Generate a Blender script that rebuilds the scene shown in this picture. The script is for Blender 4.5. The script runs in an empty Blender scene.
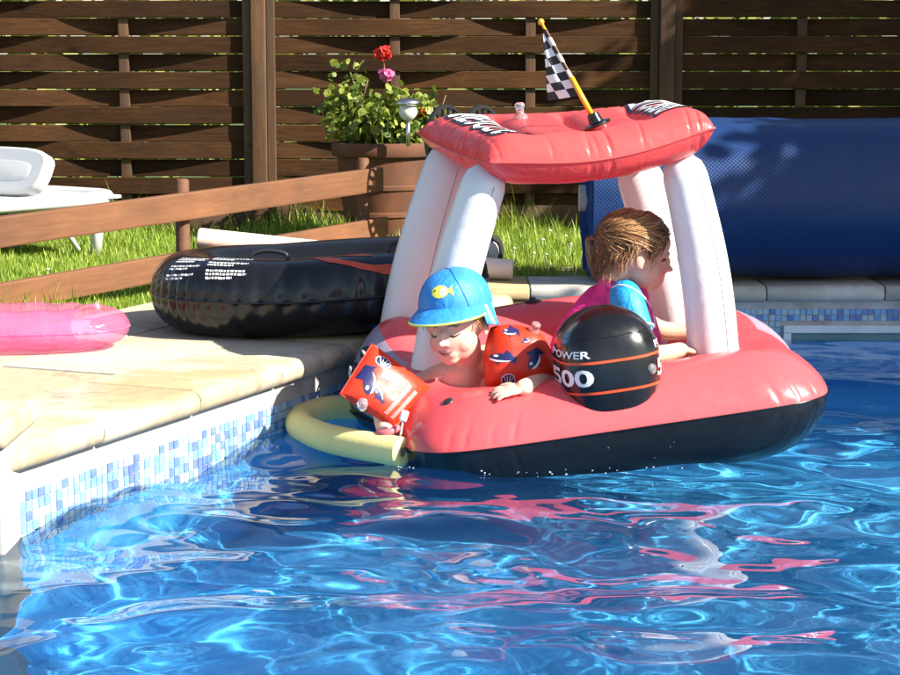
import bpy, bmesh, math, random
import numpy as np
from mathutils import Vector, Matrix, noise
sc = bpy.context.scene
COL = sc.collection
R = math.radians
random.seed(7)
rng = np.random.default_rng(11)

# ---------------------------------------------------------------- camera, sky, sun, exposure
CAM = Vector((0.0, 0.0, 0.72)); FPX = 1900.0; PITCH = math.atan((337.5 - 65) / FPX)
cam = bpy.data.cameras.new('camera'); cam.sensor_width = 36.0; cam.lens = 36.0 * FPX / 900.0
cam.clip_start = 0.05; cam.clip_end = 2000
camo = bpy.data.objects.new('camera', cam); COL.objects.link(camo)
camo.location = CAM; camo.rotation_euler = (math.pi / 2 - PITCH, 0, 0)
sc.camera = camo
SUN_EL, SUN_AZ = R(36), R(27)
SUN = Vector((math.cos(SUN_EL) * math.cos(SUN_AZ), -math.cos(SUN_EL) * math.sin(SUN_AZ), math.sin(SUN_EL)))
w = bpy.data.worlds.new('World'); sc.world = w; w.use_nodes = True
wn = w.node_tree.nodes; wl = w.node_tree.links
sky = wn.new('ShaderNodeTexSky'); sky.sky_type = 'NISHITA'; sky.sun_disc = False
sky.sun_elevation = SUN_EL; sky.sun_rotation = math.atan2(SUN.x, SUN.y)
wn['Background'].inputs['Strength'].default_value = 0.075
wl.new(sky.outputs[0], wn['Background'].inputs['Color'])
sl = bpy.data.lights.new('sun', 'SUN'); sl.energy = 5.0; sl.angle = R(0.53); sl.color = (1.0, 0.94, 0.84)
so = bpy.data.objects.new('sun', sl); COL.objects.link(so)
so.rotation_euler = SUN.to_track_quat('Z', 'Y').to_euler(); so.location = SUN * 20
sl.cycles.is_caustics_light = True
sc.view_settings.view_transform = 'Standard'; sc.view_settings.look = 'None'
sc.view_settings.gamma = 1.0; sc.view_settings.use_curve_mapping = False
sc.view_settings.exposure = 1.45
sc.cycles.max_bounces = 10; sc.cycles.transmission_bounces = 8; sc.cycles.transparent_max_bounces = 12
sc.cycles.use_denoising = True
sc.cycles.caustics_reflective = False; sc.cycles.caustics_refractive = True
sc.cycles.sample_clamp_indirect = 6.0

def ray(x, y):
    F = Vector((0, math.cos(PITCH), -math.sin(PITCH))); U = Vector((0, math.sin(PITCH), math.cos(PITCH)))
    return F + Vector((1, 0, 0)) * ((x - 450) / FPX) - U * ((y - 337.5) / FPX)
def PZ(x, y, z=0.0):            # where a pixel's ray meets a level plane
    d = ray(x, y); return CAM + d * ((z - CAM.z) / d.z)
def PY(x, y, Y):                # where it meets an upright plane at distance Y
    d = ray(x, y); return CAM + d * (Y / d.y)
WATER = -0.18

# ---------------------------------------------------------------- helpers
def link(o, parent=None):
    COL.objects.link(o)
    if parent is not None:
        o.parent = parent
        o.matrix_parent_inverse = parent.matrix_basis.inverted()
    return o
def tag(o, label=None, cat=None, group=None, kind=None):
    if label: o['label'] = label
    if cat: o['category'] = cat
    if group: o['group'] = group
    if kind: o['kind'] = kind
    return o
def thing(name, label, cat, loc=(0, 0, 0), rot=(0, 0, 0), group=None):
    o = bpy.data.objects.new(name, None); o.empty_display_size = 0.05
    o.location = loc; o.rotation_euler = rot
    o.matrix_basis = Matrix.LocRotScale(Vector(loc), Matrix.Identity(3).to_euler() if rot == (0,0,0) else __import__('mathutils').Euler(rot), None)
    link(o); return tag(o, label, cat, group)
def mesh(name, v, f, smooth=True):
    m = bpy.data.meshes.new(name)
    m.from_pydata([tuple(map(float, p)) for p in v], [], [tuple(map(int, q)) for q in f]); m.update()
    if smooth: m.polygons.foreach_set('use_smooth', [True] * len(m.polygons))
    return m
def obj(name, v, f, mat, parent=None, smooth=True):
    m = v if isinstance(v, bpy.types.Mesh) else mesh(name, v, f, smooth)
    if mat and not m.materials: m.materials.append(mat)
    return link(bpy.data.objects.new(name, m), parent)
class MB:                        # gathers shapes that belong to one piece
    def __init__(s): s.v = []; s.f = []
    def add(s, v, f):
        n = len(s.v); s.v += [tuple(map(float, p)) for p in v]; s.f += [tuple(int(i) + n for i in q) for q in f]; return s
    def box(s, c, d, M=None, bev=0.0):
        bm = bmesh.new(); bmesh.ops.create_cube(bm, size=1.0)
        for q in bm.verts: q.co = Vector((q.co.x * d[0], q.co.y * d[1], q.co.z * d[2]))
        if bev: bmesh.ops.bevel(bm, geom=bm.edges[:], offset=bev, segments=2, profile=0.6, affect='EDGES')
        if M is not None: bmesh.ops.transform(bm, matrix=M, verts=bm.verts)
        bmesh.ops.translate(bm, vec=Vector(c), verts=bm.verts)
        bm.verts.index_update()
        s.add([q.co[:] for q in bm.verts], [[q.index for q in fc.verts] for fc in bm.faces]); bm.free(); return s
    def tube(s, pts, rad, n=12, cap=True, round_end=False):
        pts = [Vector(p) for p in pts]
        if not hasattr(rad, '__len__'): rad = [rad] * len(pts)
        rad = list(rad)
        if round_end:
            def cap_pts(p, d, r):
                return [(p + d * r * math.sin(t), r * math.cos(t)) for t in (R(30), R(55), R(75), R(87))]
            a = cap_pts(pts[0], (pts[0] - pts[1]).normalized(), rad[0])[::-1]
            b = cap_pts(pts[-1], (pts[-1] - pts[-2]).normalized(), rad[-1])
            pts = [q[0] for q in a] + pts + [q[0] for q in b]; rad = [q[1] for q in a] + rad + [q[1] for q in b]
        v, f = [], []
        t0 = (pts[1] - pts[0]).normalized()
        nx = t0.orthogonal().normalized()
        for i, p in enumerate(pts):
            t = (pts[min(i + 1, len(pts) - 1)] - pts[max(i - 1, 0)]).normalized()
            nx = (nx - t * nx.dot(t)).normalized(); ny = t.cross(nx)
            for k in range(n):
                a = 2 * math.pi * k / n
                v.append(p + (nx * math.cos(a) + ny * math.sin(a)) * rad[i])
        for i in range(len(pts) - 1):
            for k in range(n):
                f.append((i * n + k, i * n + (k + 1) % n, (i + 1) * n + (k + 1) % n, (i + 1) * n + k))
        if cap:
            f.append(tuple(range(n - 1, -1, -1))); f.append(tuple(range((len(pts) - 1) * n, len(pts) * n)))
        return s.add(v, f)
    def lathe(s, prof, n=24, c=(0, 0, 0), M=None):
        v, f = [], []
        M = M or Matrix.Identity(3); c = Vector(c)
        for r, z in prof:
            for k in range(n):
                a = 2 * math.pi * k / n; v.append(c + M @ Vector((r * math.cos(a), r * math.sin(a), z)))
        for i in range(len(prof) - 1):
            for k in range(n): f.append((i * n + k, i * n + (k + 1) % n, (i + 1) * n + (k + 1) % n, (i + 1) * n + k))
        return s.add(v, f)
    def sphere(s, c, rad, n=12, M=None):
        if not hasattr(rad, '__len__'): rad = (rad,) * 3
        M = M or Matrix.Identity(3); c = Vector(c); v, f = [], []
        for i in range(n + 1):
            t = math.pi * i / n
            for k in range(2 * n):
                a = math.pi * k / n
                v.append(c + M @ Vector((rad[0] * math.sin(t) * math.cos(a), rad[1] * math.sin(t) * math.sin(a), rad[2] * math.cos(t))))
        m = 2 * n
        for i in range(n):
            for k in range(m): f.append((i * m + k, (i + 1) * m + k, (i + 1) * m + (k + 1) % m, i * m + (k + 1) % m))
        return s.add(v, f)
    def build(s, name, mat, parent=None, smooth=True, angle=None):
        bm = bmesh.new(); bm_v = [bm.verts.new(p) for p in s.v]
        for q in s.f:
            try: bm.faces.new([bm_v[i] for i in q])
            except ValueError: pass
        bmesh.ops.remove_doubles(bm, verts=bm.verts, dist=1e-5)
        bmesh.ops.recalc_face_normals(bm, faces=bm.faces)
        m = bpy.data.meshes.new(name); bm.to_mesh(m); bm.free()
        if smooth: m.polygons.foreach_set('use_smooth', [True] * len(m.polygons))
        if angle: m.set_sharp_from_angle(angle=R(angle))
        return obj(name, m, None, mat, parent)

def spline(pts, n=40):           # smooth curve through points
    pts = [Vector(p) for p in pts]; out = []
    k = len(pts) - 1
    for i in range(n + 1):
        t = i / n * k; a = min(int(t), k - 1); u = t - a
        p0, p1, p2, p3 = pts[max(a - 1, 0)], pts[a], pts[a + 1], pts[min(a + 2, k)]
        out.append(0.5 * ((2 * p1) + (p2 - p0) * u + (2 * p0 - 5 * p1 + 4 * p2 - p3) * u * u + (3 * p1 - p0 - 3 * p2 + p3) * u ** 3))
    return out

class NT:                        # short-hand for node materials
    def __init__(s, name):
        s.m = bpy.data.materials.new(name); s.m.use_nodes = True; s.t = s.m.node_tree
        s.b = s.t.nodes['Principled BSDF']; s.out = s.t.nodes['Material Output']
    def n(s, typ, **kw):
        nd = s.t.nodes.new('ShaderNode' + typ)
        for k, val in kw.items():
            if k in nd.inputs.keys(): nd.inputs[k].default_value = val
            else: setattr(nd, k, val)
        return nd
    def l(s, a, b): s.t.links.new(a, b); return s
    def coord(s, kind='Object', scale=None):
        c = s.n('TexCoord'); o = c.outputs[kind]
        if scale is not None:
            mp = s.n('Mapping'); mp.inputs['Scale'].default_value = scale; s.l(o, mp.inputs[0]); o = mp.outputs[0]
        return o
    def noise(s, vec, scale, detail=4, rough=0.55, dist=0.0):
        nd = s.n('TexNoise', Scale=scale, Detail=detail, Roughness=rough, Distortion=dist); s.l(vec, nd.inputs['Vector']); return nd.outputs[0]
    def ramp(s, fac, stops):
        r = s.n('ValToRGB'); e = r.color_ramp.elements
        while len(e) < len(stops): e.new(0.5)
        for i, (p, c) in enumerate(stops):
            e[i].position = p; e[i].color = tuple(c) + (1,) if len(c) == 3 else c
        s.l(fac, r.inputs[0]); return r.outputs[0]
    def mix(s, fac, a, b, mode='MIX'):
        m = s.n('MixRGB', blend_type=mode)
        for i, q in enumerate((fac, a, b)):
            if hasattr(q, 'is_linked'): s.l(q, m.inputs[i])
            else: m.inputs[i].default_value = q if i == 0 else tuple(q) + (1,)
        return m.outputs[0]
    def bump(s, h, strength=0.3, dist=0.01):
        b = s.n('Bump', Strength=strength, Distance=dist); s.l(h, b.inputs['Height']); s.l(b.outputs[0], s.b.inputs['Normal']); return b
    def set(s, **kw):
        for k, val in kw.items():
            k = k.replace('_', ' ')
            if hasattr(val, 'is_linked'): s.l(val, s.b.inputs[k])
            else: s.b.inputs[k].default_value = tuple(val) + (1,) if hasattr(val, '__len__') and len(val) == 3 and k not in ('Subsurface Radius',) else val
        return s
def mat_plain(name, col, rough=0.5, var=0.12, scale=8, **kw):
    a = NT(name); c = a.coord()
    n = a.noise(c, scale, 5)
    hi = [min(1, q * (1 + var)) for q in col]; lo = [q * (1 - var) for q in col]
    a.set(Base_Color=a.ramp(n, [(0.3, lo), (0.7, hi)]), Roughness=rough, **kw); return a.m
def mat_vinyl(name, col, rough=0.28, wr=0.25, var=0.06, **kw):      # inflatable PVC: sheen and fine wrinkles
    a = NT(name); c = a.coord()
    n = a.noise(c, 6, 3); n2 = a.noise(c, 28, 3, 0.6, 0.6)
    hi = [min(1, q * (1 + var)) for q in col]; lo = [q * (1 - var) for q in col]
    a.set(Base_Color=a.ramp(n, [(0.3, lo), (0.7, hi)]), Roughness=a.ramp(n2, [(0.3, (rough * .8,) * 3), (0.75, (rough * 1.35,) * 3)]), **kw)
    mx = a.n('Math', operation='ADD'); a.l(n, mx.inputs[0]); a.l(n2, mx.inputs[1])
    a.bump(mx.outputs[0], wr, 0.006); return a.m
def mat_wood(name, c0, c1, c2, rough=0.75, axis=(1.2, 14, 14), rand=0.35):
    a = NT(name); c = a.coord(); oi = a.n('ObjectInfo')
    ad = a.n('VectorMath', operation='ADD'); sc_ = a.n('VectorMath', operation='SCALE')
    cmb = a.n('CombineXYZ'); 
    for i in range(3): a.l(oi.outputs['Random'], cmb.inputs[i])
    a.l(cmb.outputs[0], sc_.inputs[0]); sc_.inputs['Scale'].default_value = 37.0
    a.l(c, ad.inputs[0]); a.l(sc_.outputs[0], ad.inputs[1])
    mp = a.n('Mapping'); mp.inputs['Scale'].default_value = axis; a.l(ad.outputs[0], mp.inputs[0])
    g = a.noise(mp.outputs[0], 5, 8, 0.65, 0.8); big = a.noise(ad.outputs[0], 3.0, 3)
    col = a.ramp(g, [(0.25, c0), (0.5, c1), (0.78, c2)])
    col = a.mix(a.ramp(big, [(0.35, (0.55,) * 3), (0.7, (1,) * 3)]), (0.02, 0.014, 0.01), col)
    rv = a.n('MapRange'); rv.inputs['To Min'].default_value = 1 - rand; rv.inputs['To Max'].default_value = 1.0; a.l(oi.outputs['Random'], rv.inputs[0])
    mul = a.n('VectorMath', operation='SCALE'); a.l(col, mul.inputs[0]); a.l(rv.outputs[0], mul.inputs['Scale'])
    vk = a.n('TexVoronoi', Scale=2.2); mk = a.n('Mapping'); mk.inputs['Scale'].default_value = (1, 2.2, 2.2); a.l(ad.outputs[0], mk.inputs[0]); a.l(mk.outputs[0], vk.inputs['Vector'])
    knot = a.ramp(vk.outputs['Distance'], [(0.03, (0.35,) * 3), (0.09, (1,) * 3)])
    a.set(Base_Color=a.mix(1.0, mul.outputs[0], knot, 'MULTIPLY'), Roughness=rough)
    a.bump(g, 0.35, 0.004); return a.m
def proj(p):                    # a point's place in the photograph
    d = Vector(p) - CAM; F = Vector((0, math.cos(PITCH), -math.sin(PITCH))); U = Vector((0, math.sin(PITCH), math.cos(PITCH)))
    z = d.dot(F); return Vector((450 + d.x / z * FPX, 337.5 - d.dot(U) / z * FPX, z))
# ---------------------------------------------------------------- the pool, its coping, the deck and the lawn
A0 = PZ(10, 475, -0.06); B0 = PZ(345, 365, -0.06)
WD = Vector(((B0 - A0).x, (B0 - A0).y, 0)).normalized()          # along the left wall, away from the camera
WN = Vector((WD.y, -WD.x, 0))                                     # into the pool
FARY = PZ(820, 303, -0.06).y
def wall_at(Y): return A0.x + (Y - A0.y) * WD.x / WD.y
CORN = Vector((wall_at(FARY), FARY, 0)); FRONT = -2.5; RIGHT = 3.6
DEPTH = -0.93
S0 = 0.0                                                          # wall run measured from A0
LEN = (CORN - Vector((A0.x, A0.y, 0))).length
def wp(s, n=0.0, z=0.0): return Vector((A0.x, A0.y, 0)) + WD * s + WN * n + Vector((0, 0, z))
SF = (FRONT - A0.y) / WD.y                                        # run at the front end

def mat_liner():
    a = NT('blue pool liner'); c = a.coord()
    n = a.noise(c, 2.5, 4); n2 = a.noise(c, 60, 2)
    col = a.mix(0.3, a.ramp(n, [(0.3, (0.05, 0.42, 0.86)), (0.7, (0.10, 0.52, 0.93))]), a.ramp(n2, [(0.4, (0.04, 0.36, 0.82)), (0.6, (0.15, 0.60, 0.94))]))
    a.set(Base_Color=col, Roughness=0.5); return a.m
M_liner = mat_liner()
def mat_plaster():
    a = NT('weathered white render'); c = a.coord()
    n = a.noise(c, 14, 6, 0.65); n2 = a.noise(c, 3, 3)
    a.set(Base_Color=a.mix(a.ramp(n2, [(0.35, (0,) * 3), (0.75, (0.7,) * 3)]), a.ramp(n, [(0.3, (0.32, 0.30, 0.27)), (0.6, (0.48, 0.47, 0.45))]), (0.28, 0.25, 0.20)), Roughness=0.85)
    a.bump(n, 0.4, 0.004); return a.m
M_plaster = mat_plaster()
def receiver(o): o.cycles.is_caustics_receiver = True; return o
floor = receiver(tag(obj('pool_floor', [wp(SF, 0, DEPTH), (RIGHT, FRONT, DEPTH), (RIGHT, FARY, DEPTH), (CORN.x, FARY, DEPTH)], [(0, 1, 2, 3)], M_liner, smooth=False), kind='structure'))
def wall_sheet(name, p, q, mat_top, zsplit):
    p, q = Vector(p), Vector(q); up = lambda z: [(p.x, p.y, z), (q.x, q.y, z)]
    a, b = up(DEPTH), up(-0.058)
    o = receiver(tag(obj(name, [a[0], a[1], b[1], b[0]], [(0, 1, 2, 3)], mat_top, smooth=False), kind='structure')); return o
wall_left = wall_sheet('pool_wall_left', wp(SF), CORN, M_plaster, 0)
wall_far = wall_sheet('pool_wall_far', CORN, (RIGHT, FARY, 0), M_plaster, 0)
wall_right = wall_sheet('pool_wall_right', (RIGHT, FARY, 0), (RIGHT, FRONT, 0), M_liner, 0)
wall_front = wall_sheet('pool_wall_front', (RIGHT, FRONT, 0), wp(SF), M_liner, 0)
# liner sheets hang on the walls below the mosaic band, 4 mm proud
ZM0, TILE, ROWS = -0.102, 0.0205, 7
zl = ZM0 - TILE * ROWS
for wallo, p, q, nrm in ((wall_left, wp(SF), CORN, WN), (wall_far, CORN, Vector((RIGHT, FARY, 0)), Vector((0, -1, 0)))):
    e = nrm * 0.004
    receiver(obj('pool_liner', [p + e + Vector((0, 0, DEPTH)), q + e + Vector((0, 0, DEPTH)), q + e + Vector((0, 0, zl)), p + e + Vector((0, 0, zl))], [(0, 1, 2, 3)], M_liner, wallo, smooth=False))

# mosaic: every tesserae a small proud block, colours by piece
def mat_mosaic():
    a = NT('blue glass mosaic'); g = a.n('NewGeometry')
    at = a.n('Attribute'); at.attribute_name = 'tilecol'
    c = a.noise(a.coord(), 30, 3)
    a.set(Base_Color=a.mix(0.18, at.outputs['Color'], a.ramp(c, [(0.3, (0.35, 0.35, 0.33)), (0.7, (0.8, 0.85, 0.9))])), Roughness=0.22); return a.m
M_mosaic = mat_mosaic()
PAL = [(0.34, 0.44, 0.50), (0.24, 0.41, 0.54), (0.12, 0.34, 0.60), (0.08, 0.27, 0.56), (0.03, 0.12, 0.46), (0.025, 0.085, 0.38)]
def mosaic(wallo, origin, along, nrm, s0, s1, rows, name='mosaic_band', frame=None, weights=None, ZM0=ZM0):
    v, f, cols = [], [], []
    n = int((s1 - s0) / TILE); g = 0.0011
    up = Vector((0, 0, 1)); prev = 0
    for r in range(rows):
        for i in range(n):
            s = s0 + i * TILE
            if frame and frame(s + TILE / 2, ZM0 - (r + .5) * TILE): continue
            # clusters of dark tiles, as sheets of mixed mosaic have
            cl = noise.noise(Vector((s * 16, r * 0.9, 3.1)))
            pw = [0.30, .22, .20, .14, .08, .06] if cl < 0.1 else [.08, .08, .2, .2, .24, .2]
            if weights: pw = weights(cl)
            c = PAL[rng.choice(6, p=np.array(pw) / sum(pw))]
            z1 = ZM0 - r * TILE - g; z0 = z1 - TILE + 2 * g
            h = 0.003 + rng.random() * 0.0008
            base = len(v); 
            for k, ins in ((0, 0), (h, 0.0006)):
                for (ss, zz) in ((s + g + ins, z0 + ins), (s + TILE - g - ins, z0 + ins), (s + TILE - g - ins, z1 - ins), (s + g + ins, z1 - ins)):
                    v.append(origin + along * ss + nrm * k + up * zz)
            q = [(4, 5, 6, 7), (0, 1, 5, 4), (1, 2, 6, 5), (2, 3, 7, 6), (3, 0, 4, 7)]
            f += [tuple(base + k for k in w_) for w_ in q]; cols += [c] * 8
    o = obj(name, v, f, M_mosaic, wallo, smooth=False)
    ca = o.data.color_attributes.new('tilecol', 'FLOAT_COLOR', 'POINT')
    ca.data.foreach_set('color', np.array([c + (1,) for c in cols], dtype=np.float32).ravel())
    receiver(o); return tag(o, kind='stuff')
mosaic(wall_left, Vector((A0.x, A0.y, 0)), WD, WN, -0.12, LEN, ROWS)
NX0, NX1 = PY(783, 330, FARY).x, 2.6; NZT = PY(830, 325, FARY).z                # the white framed mouth in the far wall
mosaic(wall_far, Vector((CORN.x, FARY, 0)), Vector((1, 0, 0)), Vector((0, -1, 0)), 0.0, 2.2, ROWS,
       frame=lambda s, z: CORN.x + s > NX0 - 0.004 and z < NZT + 0.004, ZM0=-0.079)
M_frame = mat_plain('white pool plastic', (0.66, 0.67, 0.66), 0.4)
M_dark = mat_plain('dark skimmer mouth', (0.05, 0.09, 0.10), 0.6)
mb = MB(); cx = (NX0 + NX1) / 2
mb.box((cx, FARY - 0.009, NZT - 0.0125), (NX1 - NX0, 0.018, 0.025), bev=0.002)
mb.box((NX0 + 0.0125, FARY - 0.008, NZT - 0.0255 - 0.06), (0.025, 0.016, 0.12), bev=0.002)
fr = mb.build('inlet_frame', M_frame, wall_far, smooth=False)
obj('inlet_mouth', [(NX0 + 0.025, FARY - 0.003, NZT - 0.025), (NX1, FARY - 0.003, NZT - 0.025), (NX1, FARY - 0.003, NZT - 0.2), (NX0 + 0.025, FARY - 0.003, NZT - 0.2)], [(3, 2, 1, 0)], mat_plain('green grey inlet shadow', (0.14, 0.24, 0.24), 0.5), wall_far, smooth=False)  # flat sheet, the shadow in the recess painted as green grey colour

def mat_stone(name, base, tan, stain):
    a = NT(name); c = a.coord(); oi = a.n('ObjectInfo')
    g = a.n('NewGeometry')
    n = a.noise(g.outputs['Position'], 2.3, 5, 0.6, 0.4); n2 = a.noise(g.outputs['Position'], 26, 6, 0.7); n3 = a.noise(g.outputs['Position'], 5.5, 4, 0.6, 1.0)
    col = a.ramp(oi.outputs['Random'], [(0.0, base), (0.55, [q * 0.97 for q in base]), (1.0, tan)])
    col = a.mix(a.ramp(n, [(0.44, (0,) * 3), (0.60, (0.85,) * 3)]), col, tan)
    col = a.mix(a.ramp(n3, [(0.60, (0,) * 3), (0.68, (0.55,) * 3)]), col, stain)
    col = a.mix(0.38, col, a.ramp(n2, [(0.3, (0.3, 0.27, 0.2)), (0.65, (0.9, 0.87, 0.8))]), 'MULTIPLY')
    a.set(Base_Color=col, Roughness=0.8); a.bump(n2, 0.25, 0.003); return a.m
M_slab = mat_stone('cream paving stone', (0.54, 0.50, 0.42), (0.47, 0.39, 0.26), (0.30, 0.23, 0.14))
M_coping = mat_stone('cream coping stone', (0.52, 0.47, 0.38), (0.42, 0.31, 0.15), (0.27, 0.20, 0.12))
M_copfar = mat_stone('weathered coping stone greyed as shaded', (0.60, 0.59, 0.54), (0.48, 0.45, 0.38), (0.28, 0.23, 0.17))  # stained like the cream coping; shade on the far edge is put into the grey
M_bed = mat_plain('sand coloured grout bed', (0.40, 0.33, 0.22), 0.9)

CW, CT, OV = 0.30, 0.056, 0.03
def coping_profile():
    pr = [(-CW + OV, -CT), (-0.002, -CT)]
    r = CT / 2
    for k in range(0, 9):
        t = -math.pi / 2 + math.pi * k / 8
        pr.append((OV - r + r * math.cos(t), -r + r * math.sin(t)))
    pr.append((-CW + OV, 0.0)); return pr
def coping_mesh(L, seed):
    pr = coping_profile(); v, f = [], []; xs = [0.0, 0.004, L / 2, L - 0.004, L]; n = len(pr)
    rr = random.Random(seed)
    for j, x in enumerate(xs):
        e = 0.0025 if j in (0, 4) else 0
        for (a, z) in pr: v.append((x, a - (e if a > 0 else 0), z + (-e if z > -CT / 2 else e) + (rr.random() - .5) * 0.0008))
    for j in range(4):
        for i in range(n): f.append((j * n + i, j * n + (i + 1) % n, (j + 1) * n + (i + 1) % n, (j + 1) * n + i))
    f.append(tuple(range(n - 1, -1, -1))); f.append(tuple(range(4 * n, 5 * n)))
    m = mesh('coping_stone', v, f); m.set_sharp_from_angle(angle=R(40)); return m
CL = 0.39
cm = [coping_mesh(CL - 0.004, k) for k in range(3)]
def lay_coping(wallo, origin, along, nrm, s0, s1, mat):
    ms = [m.copy() for m in cm]
    for m in ms: m.materials.append(mat)
    s = s0; i = 0
    while s + CL < s1 + 1e-4:
        o = bpy.data.objects.new('coping_stone', ms[i % 3])
        p = origin + along * s + Vector((0, 0, (random.random() - .5) * 0.003))
        o.matrix_basis = Matrix(((along.x, nrm.x, 0, p.x), (along.y, nrm.y, 0, p.y), (0, 0, 1, p.z), (0, 0, 0, 1)))
        link(o, wallo); s += CL; i += 1
    return s
OR = Vector((A0.x, A0.y, 0))
send = lay_coping(wall_left, OR, WD, WN, -0.10 - 2 * CL, LEN - 0.12, M_coping)
x0f = PY(766, 300, FARY).x - 4 * CL
lay_coping(wall_far, Vector((0, FARY, 0)), Vector((1, 0, 0)), Vector((0, -1, 0)), x0f + CL, x0f + CL * 2, M_coping)
lay_coping(wall_far, Vector((0, FARY, 0)), Vector((1, 0, 0)), Vector((0, -1, 0)), x0f + CL * 2, RIGHT, M_copfar)

# deck: one bed sheet with paving slabs on it
DW = 0.93; YB = PZ(550, 276).y
def lp(s, n): return wp(s, n)
deck = tag(obj('pool_deck', [wp(SF, -CW + OV, -0.02), wp(LEN + 0.3, -CW + OV, -0.02), wp(LEN + 0.9, -DW, -0.02), wp(SF, -DW, -0.02)], [(0, 1, 2, 3)], M_bed, smooth=False), kind='structure')
obj('far_deck_bed', [(CORN.x - 0.75, FARY + 0.02, -0.024), (RIGHT + 1, FARY + 0.02, -0.024), (RIGHT + 1, YB + 0.55, -0.024), (CORN.x - 0.3, YB + 0.55, -0.024)], [(0, 1, 2, 3)], M_bed, deck, smooth=False)
slabmeshes = {}
def slab(ax, ay, p, mat, along, nrm):
    key = (round(ax, 3), round(ay, 3))
    if key not in slabmeshes:
        b = MB().box((0, 0, -0.012), (ax - 0.006, ay - 0.006, 0.024), bev=0.003)
        o = b.build('paving_slab', mat, deck, smooth=False); slabmeshes[key] = o.data
    else:
        o = link(bpy.data.objects.new('paving_slab', slabmeshes[key]), deck)
    p = p + Vector((0, 0, (random.random() - .5) * 0.003 - 0.0015))
    o.parent = None
    o.matrix_basis = Matrix(((along.x, nrm.x, 0, p.x), (along.y, nrm.y, 0, p.y), (0, 0, 1, p.z), (0, 0, 0, 1)))
    o.parent = deck; o.matrix_parent_inverse = Matrix.Identity(4)
    return o
inner = -CW + OV
wrow = (DW + inner) / 2
for row in range(2):
    s = -1.2 + 0.27 * row
    while s < LEN + 0.25:
        L = 0.5
        slab(L, wrow, wp(s + L / 2, inner - wrow * (row + .5)), M_slab, WD, WN); s += L
x = CORN.x + 0.10
while x < RIGHT:
    slab(0.5, YB - FARY - (CW - OV), Vector((x + .25, (YB + FARY + CW - OV) / 2, 0.003)), M_slab, Vector((1, 0, 0)), Vector((0, 1, 0)))
    if x > 0.5: slab(0.5, 0.5, Vector((x + .25, YB + .25 + 0.002, 0.0)), M_slab, Vector((1, 0, 0)), Vector((0, 1, 0)))
    x += 0.5

# lawn: one sheet to the horizon with the pool left open
def mat_lawn():
    a = NT('lawn soil and grass'); g = a.n('NewGeometry')
    n = a.noise(g.outputs['Position'], 9, 6, 0.7); n2 = a.noise(g.outputs['Position'], 60, 4, 0.7)
    a.set(Base_Color=a.mix(0.5, a.ramp(n, [(0.3, (0.035, 0.075, 0.012)), (0.7, (0.075, 0.14, 0.02))]), a.ramp(n2, [(0.3, (0.03, 0.06, 0.01)), (0.7, (0.10, 0.17, 0.03))])), Roughness=0.9)
    a.bump(n2, 0.8, 0.02); return a.m
M_lawn = mat_lawn()
FENCE_Y = 8.4
pl = [wp(SF, -0.3, -0.03), Vector((RIGHT + .3, FRONT - .3, -0.03)), Vector((RIGHT + .3, FARY + .3, -0.03)), Vector((CORN.x - .3, FARY + .3, -0.03))]
pl[0].y = FRONT - .3
BIG = 600
ot = [Vector((-BIG, -BIG, -0.03)), Vector((BIG, -BIG, -0.03)), Vector((BIG, BIG, -0.03)), Vector((-BIG, BIG, -0.03))]
tag(obj('lawn', pl + ot, [(4, 5, 1, 0), (5, 6, 2, 1), (6, 7, 3, 2), (7, 4, 0, 3)], M_lawn, smooth=False), kind='structure')

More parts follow.
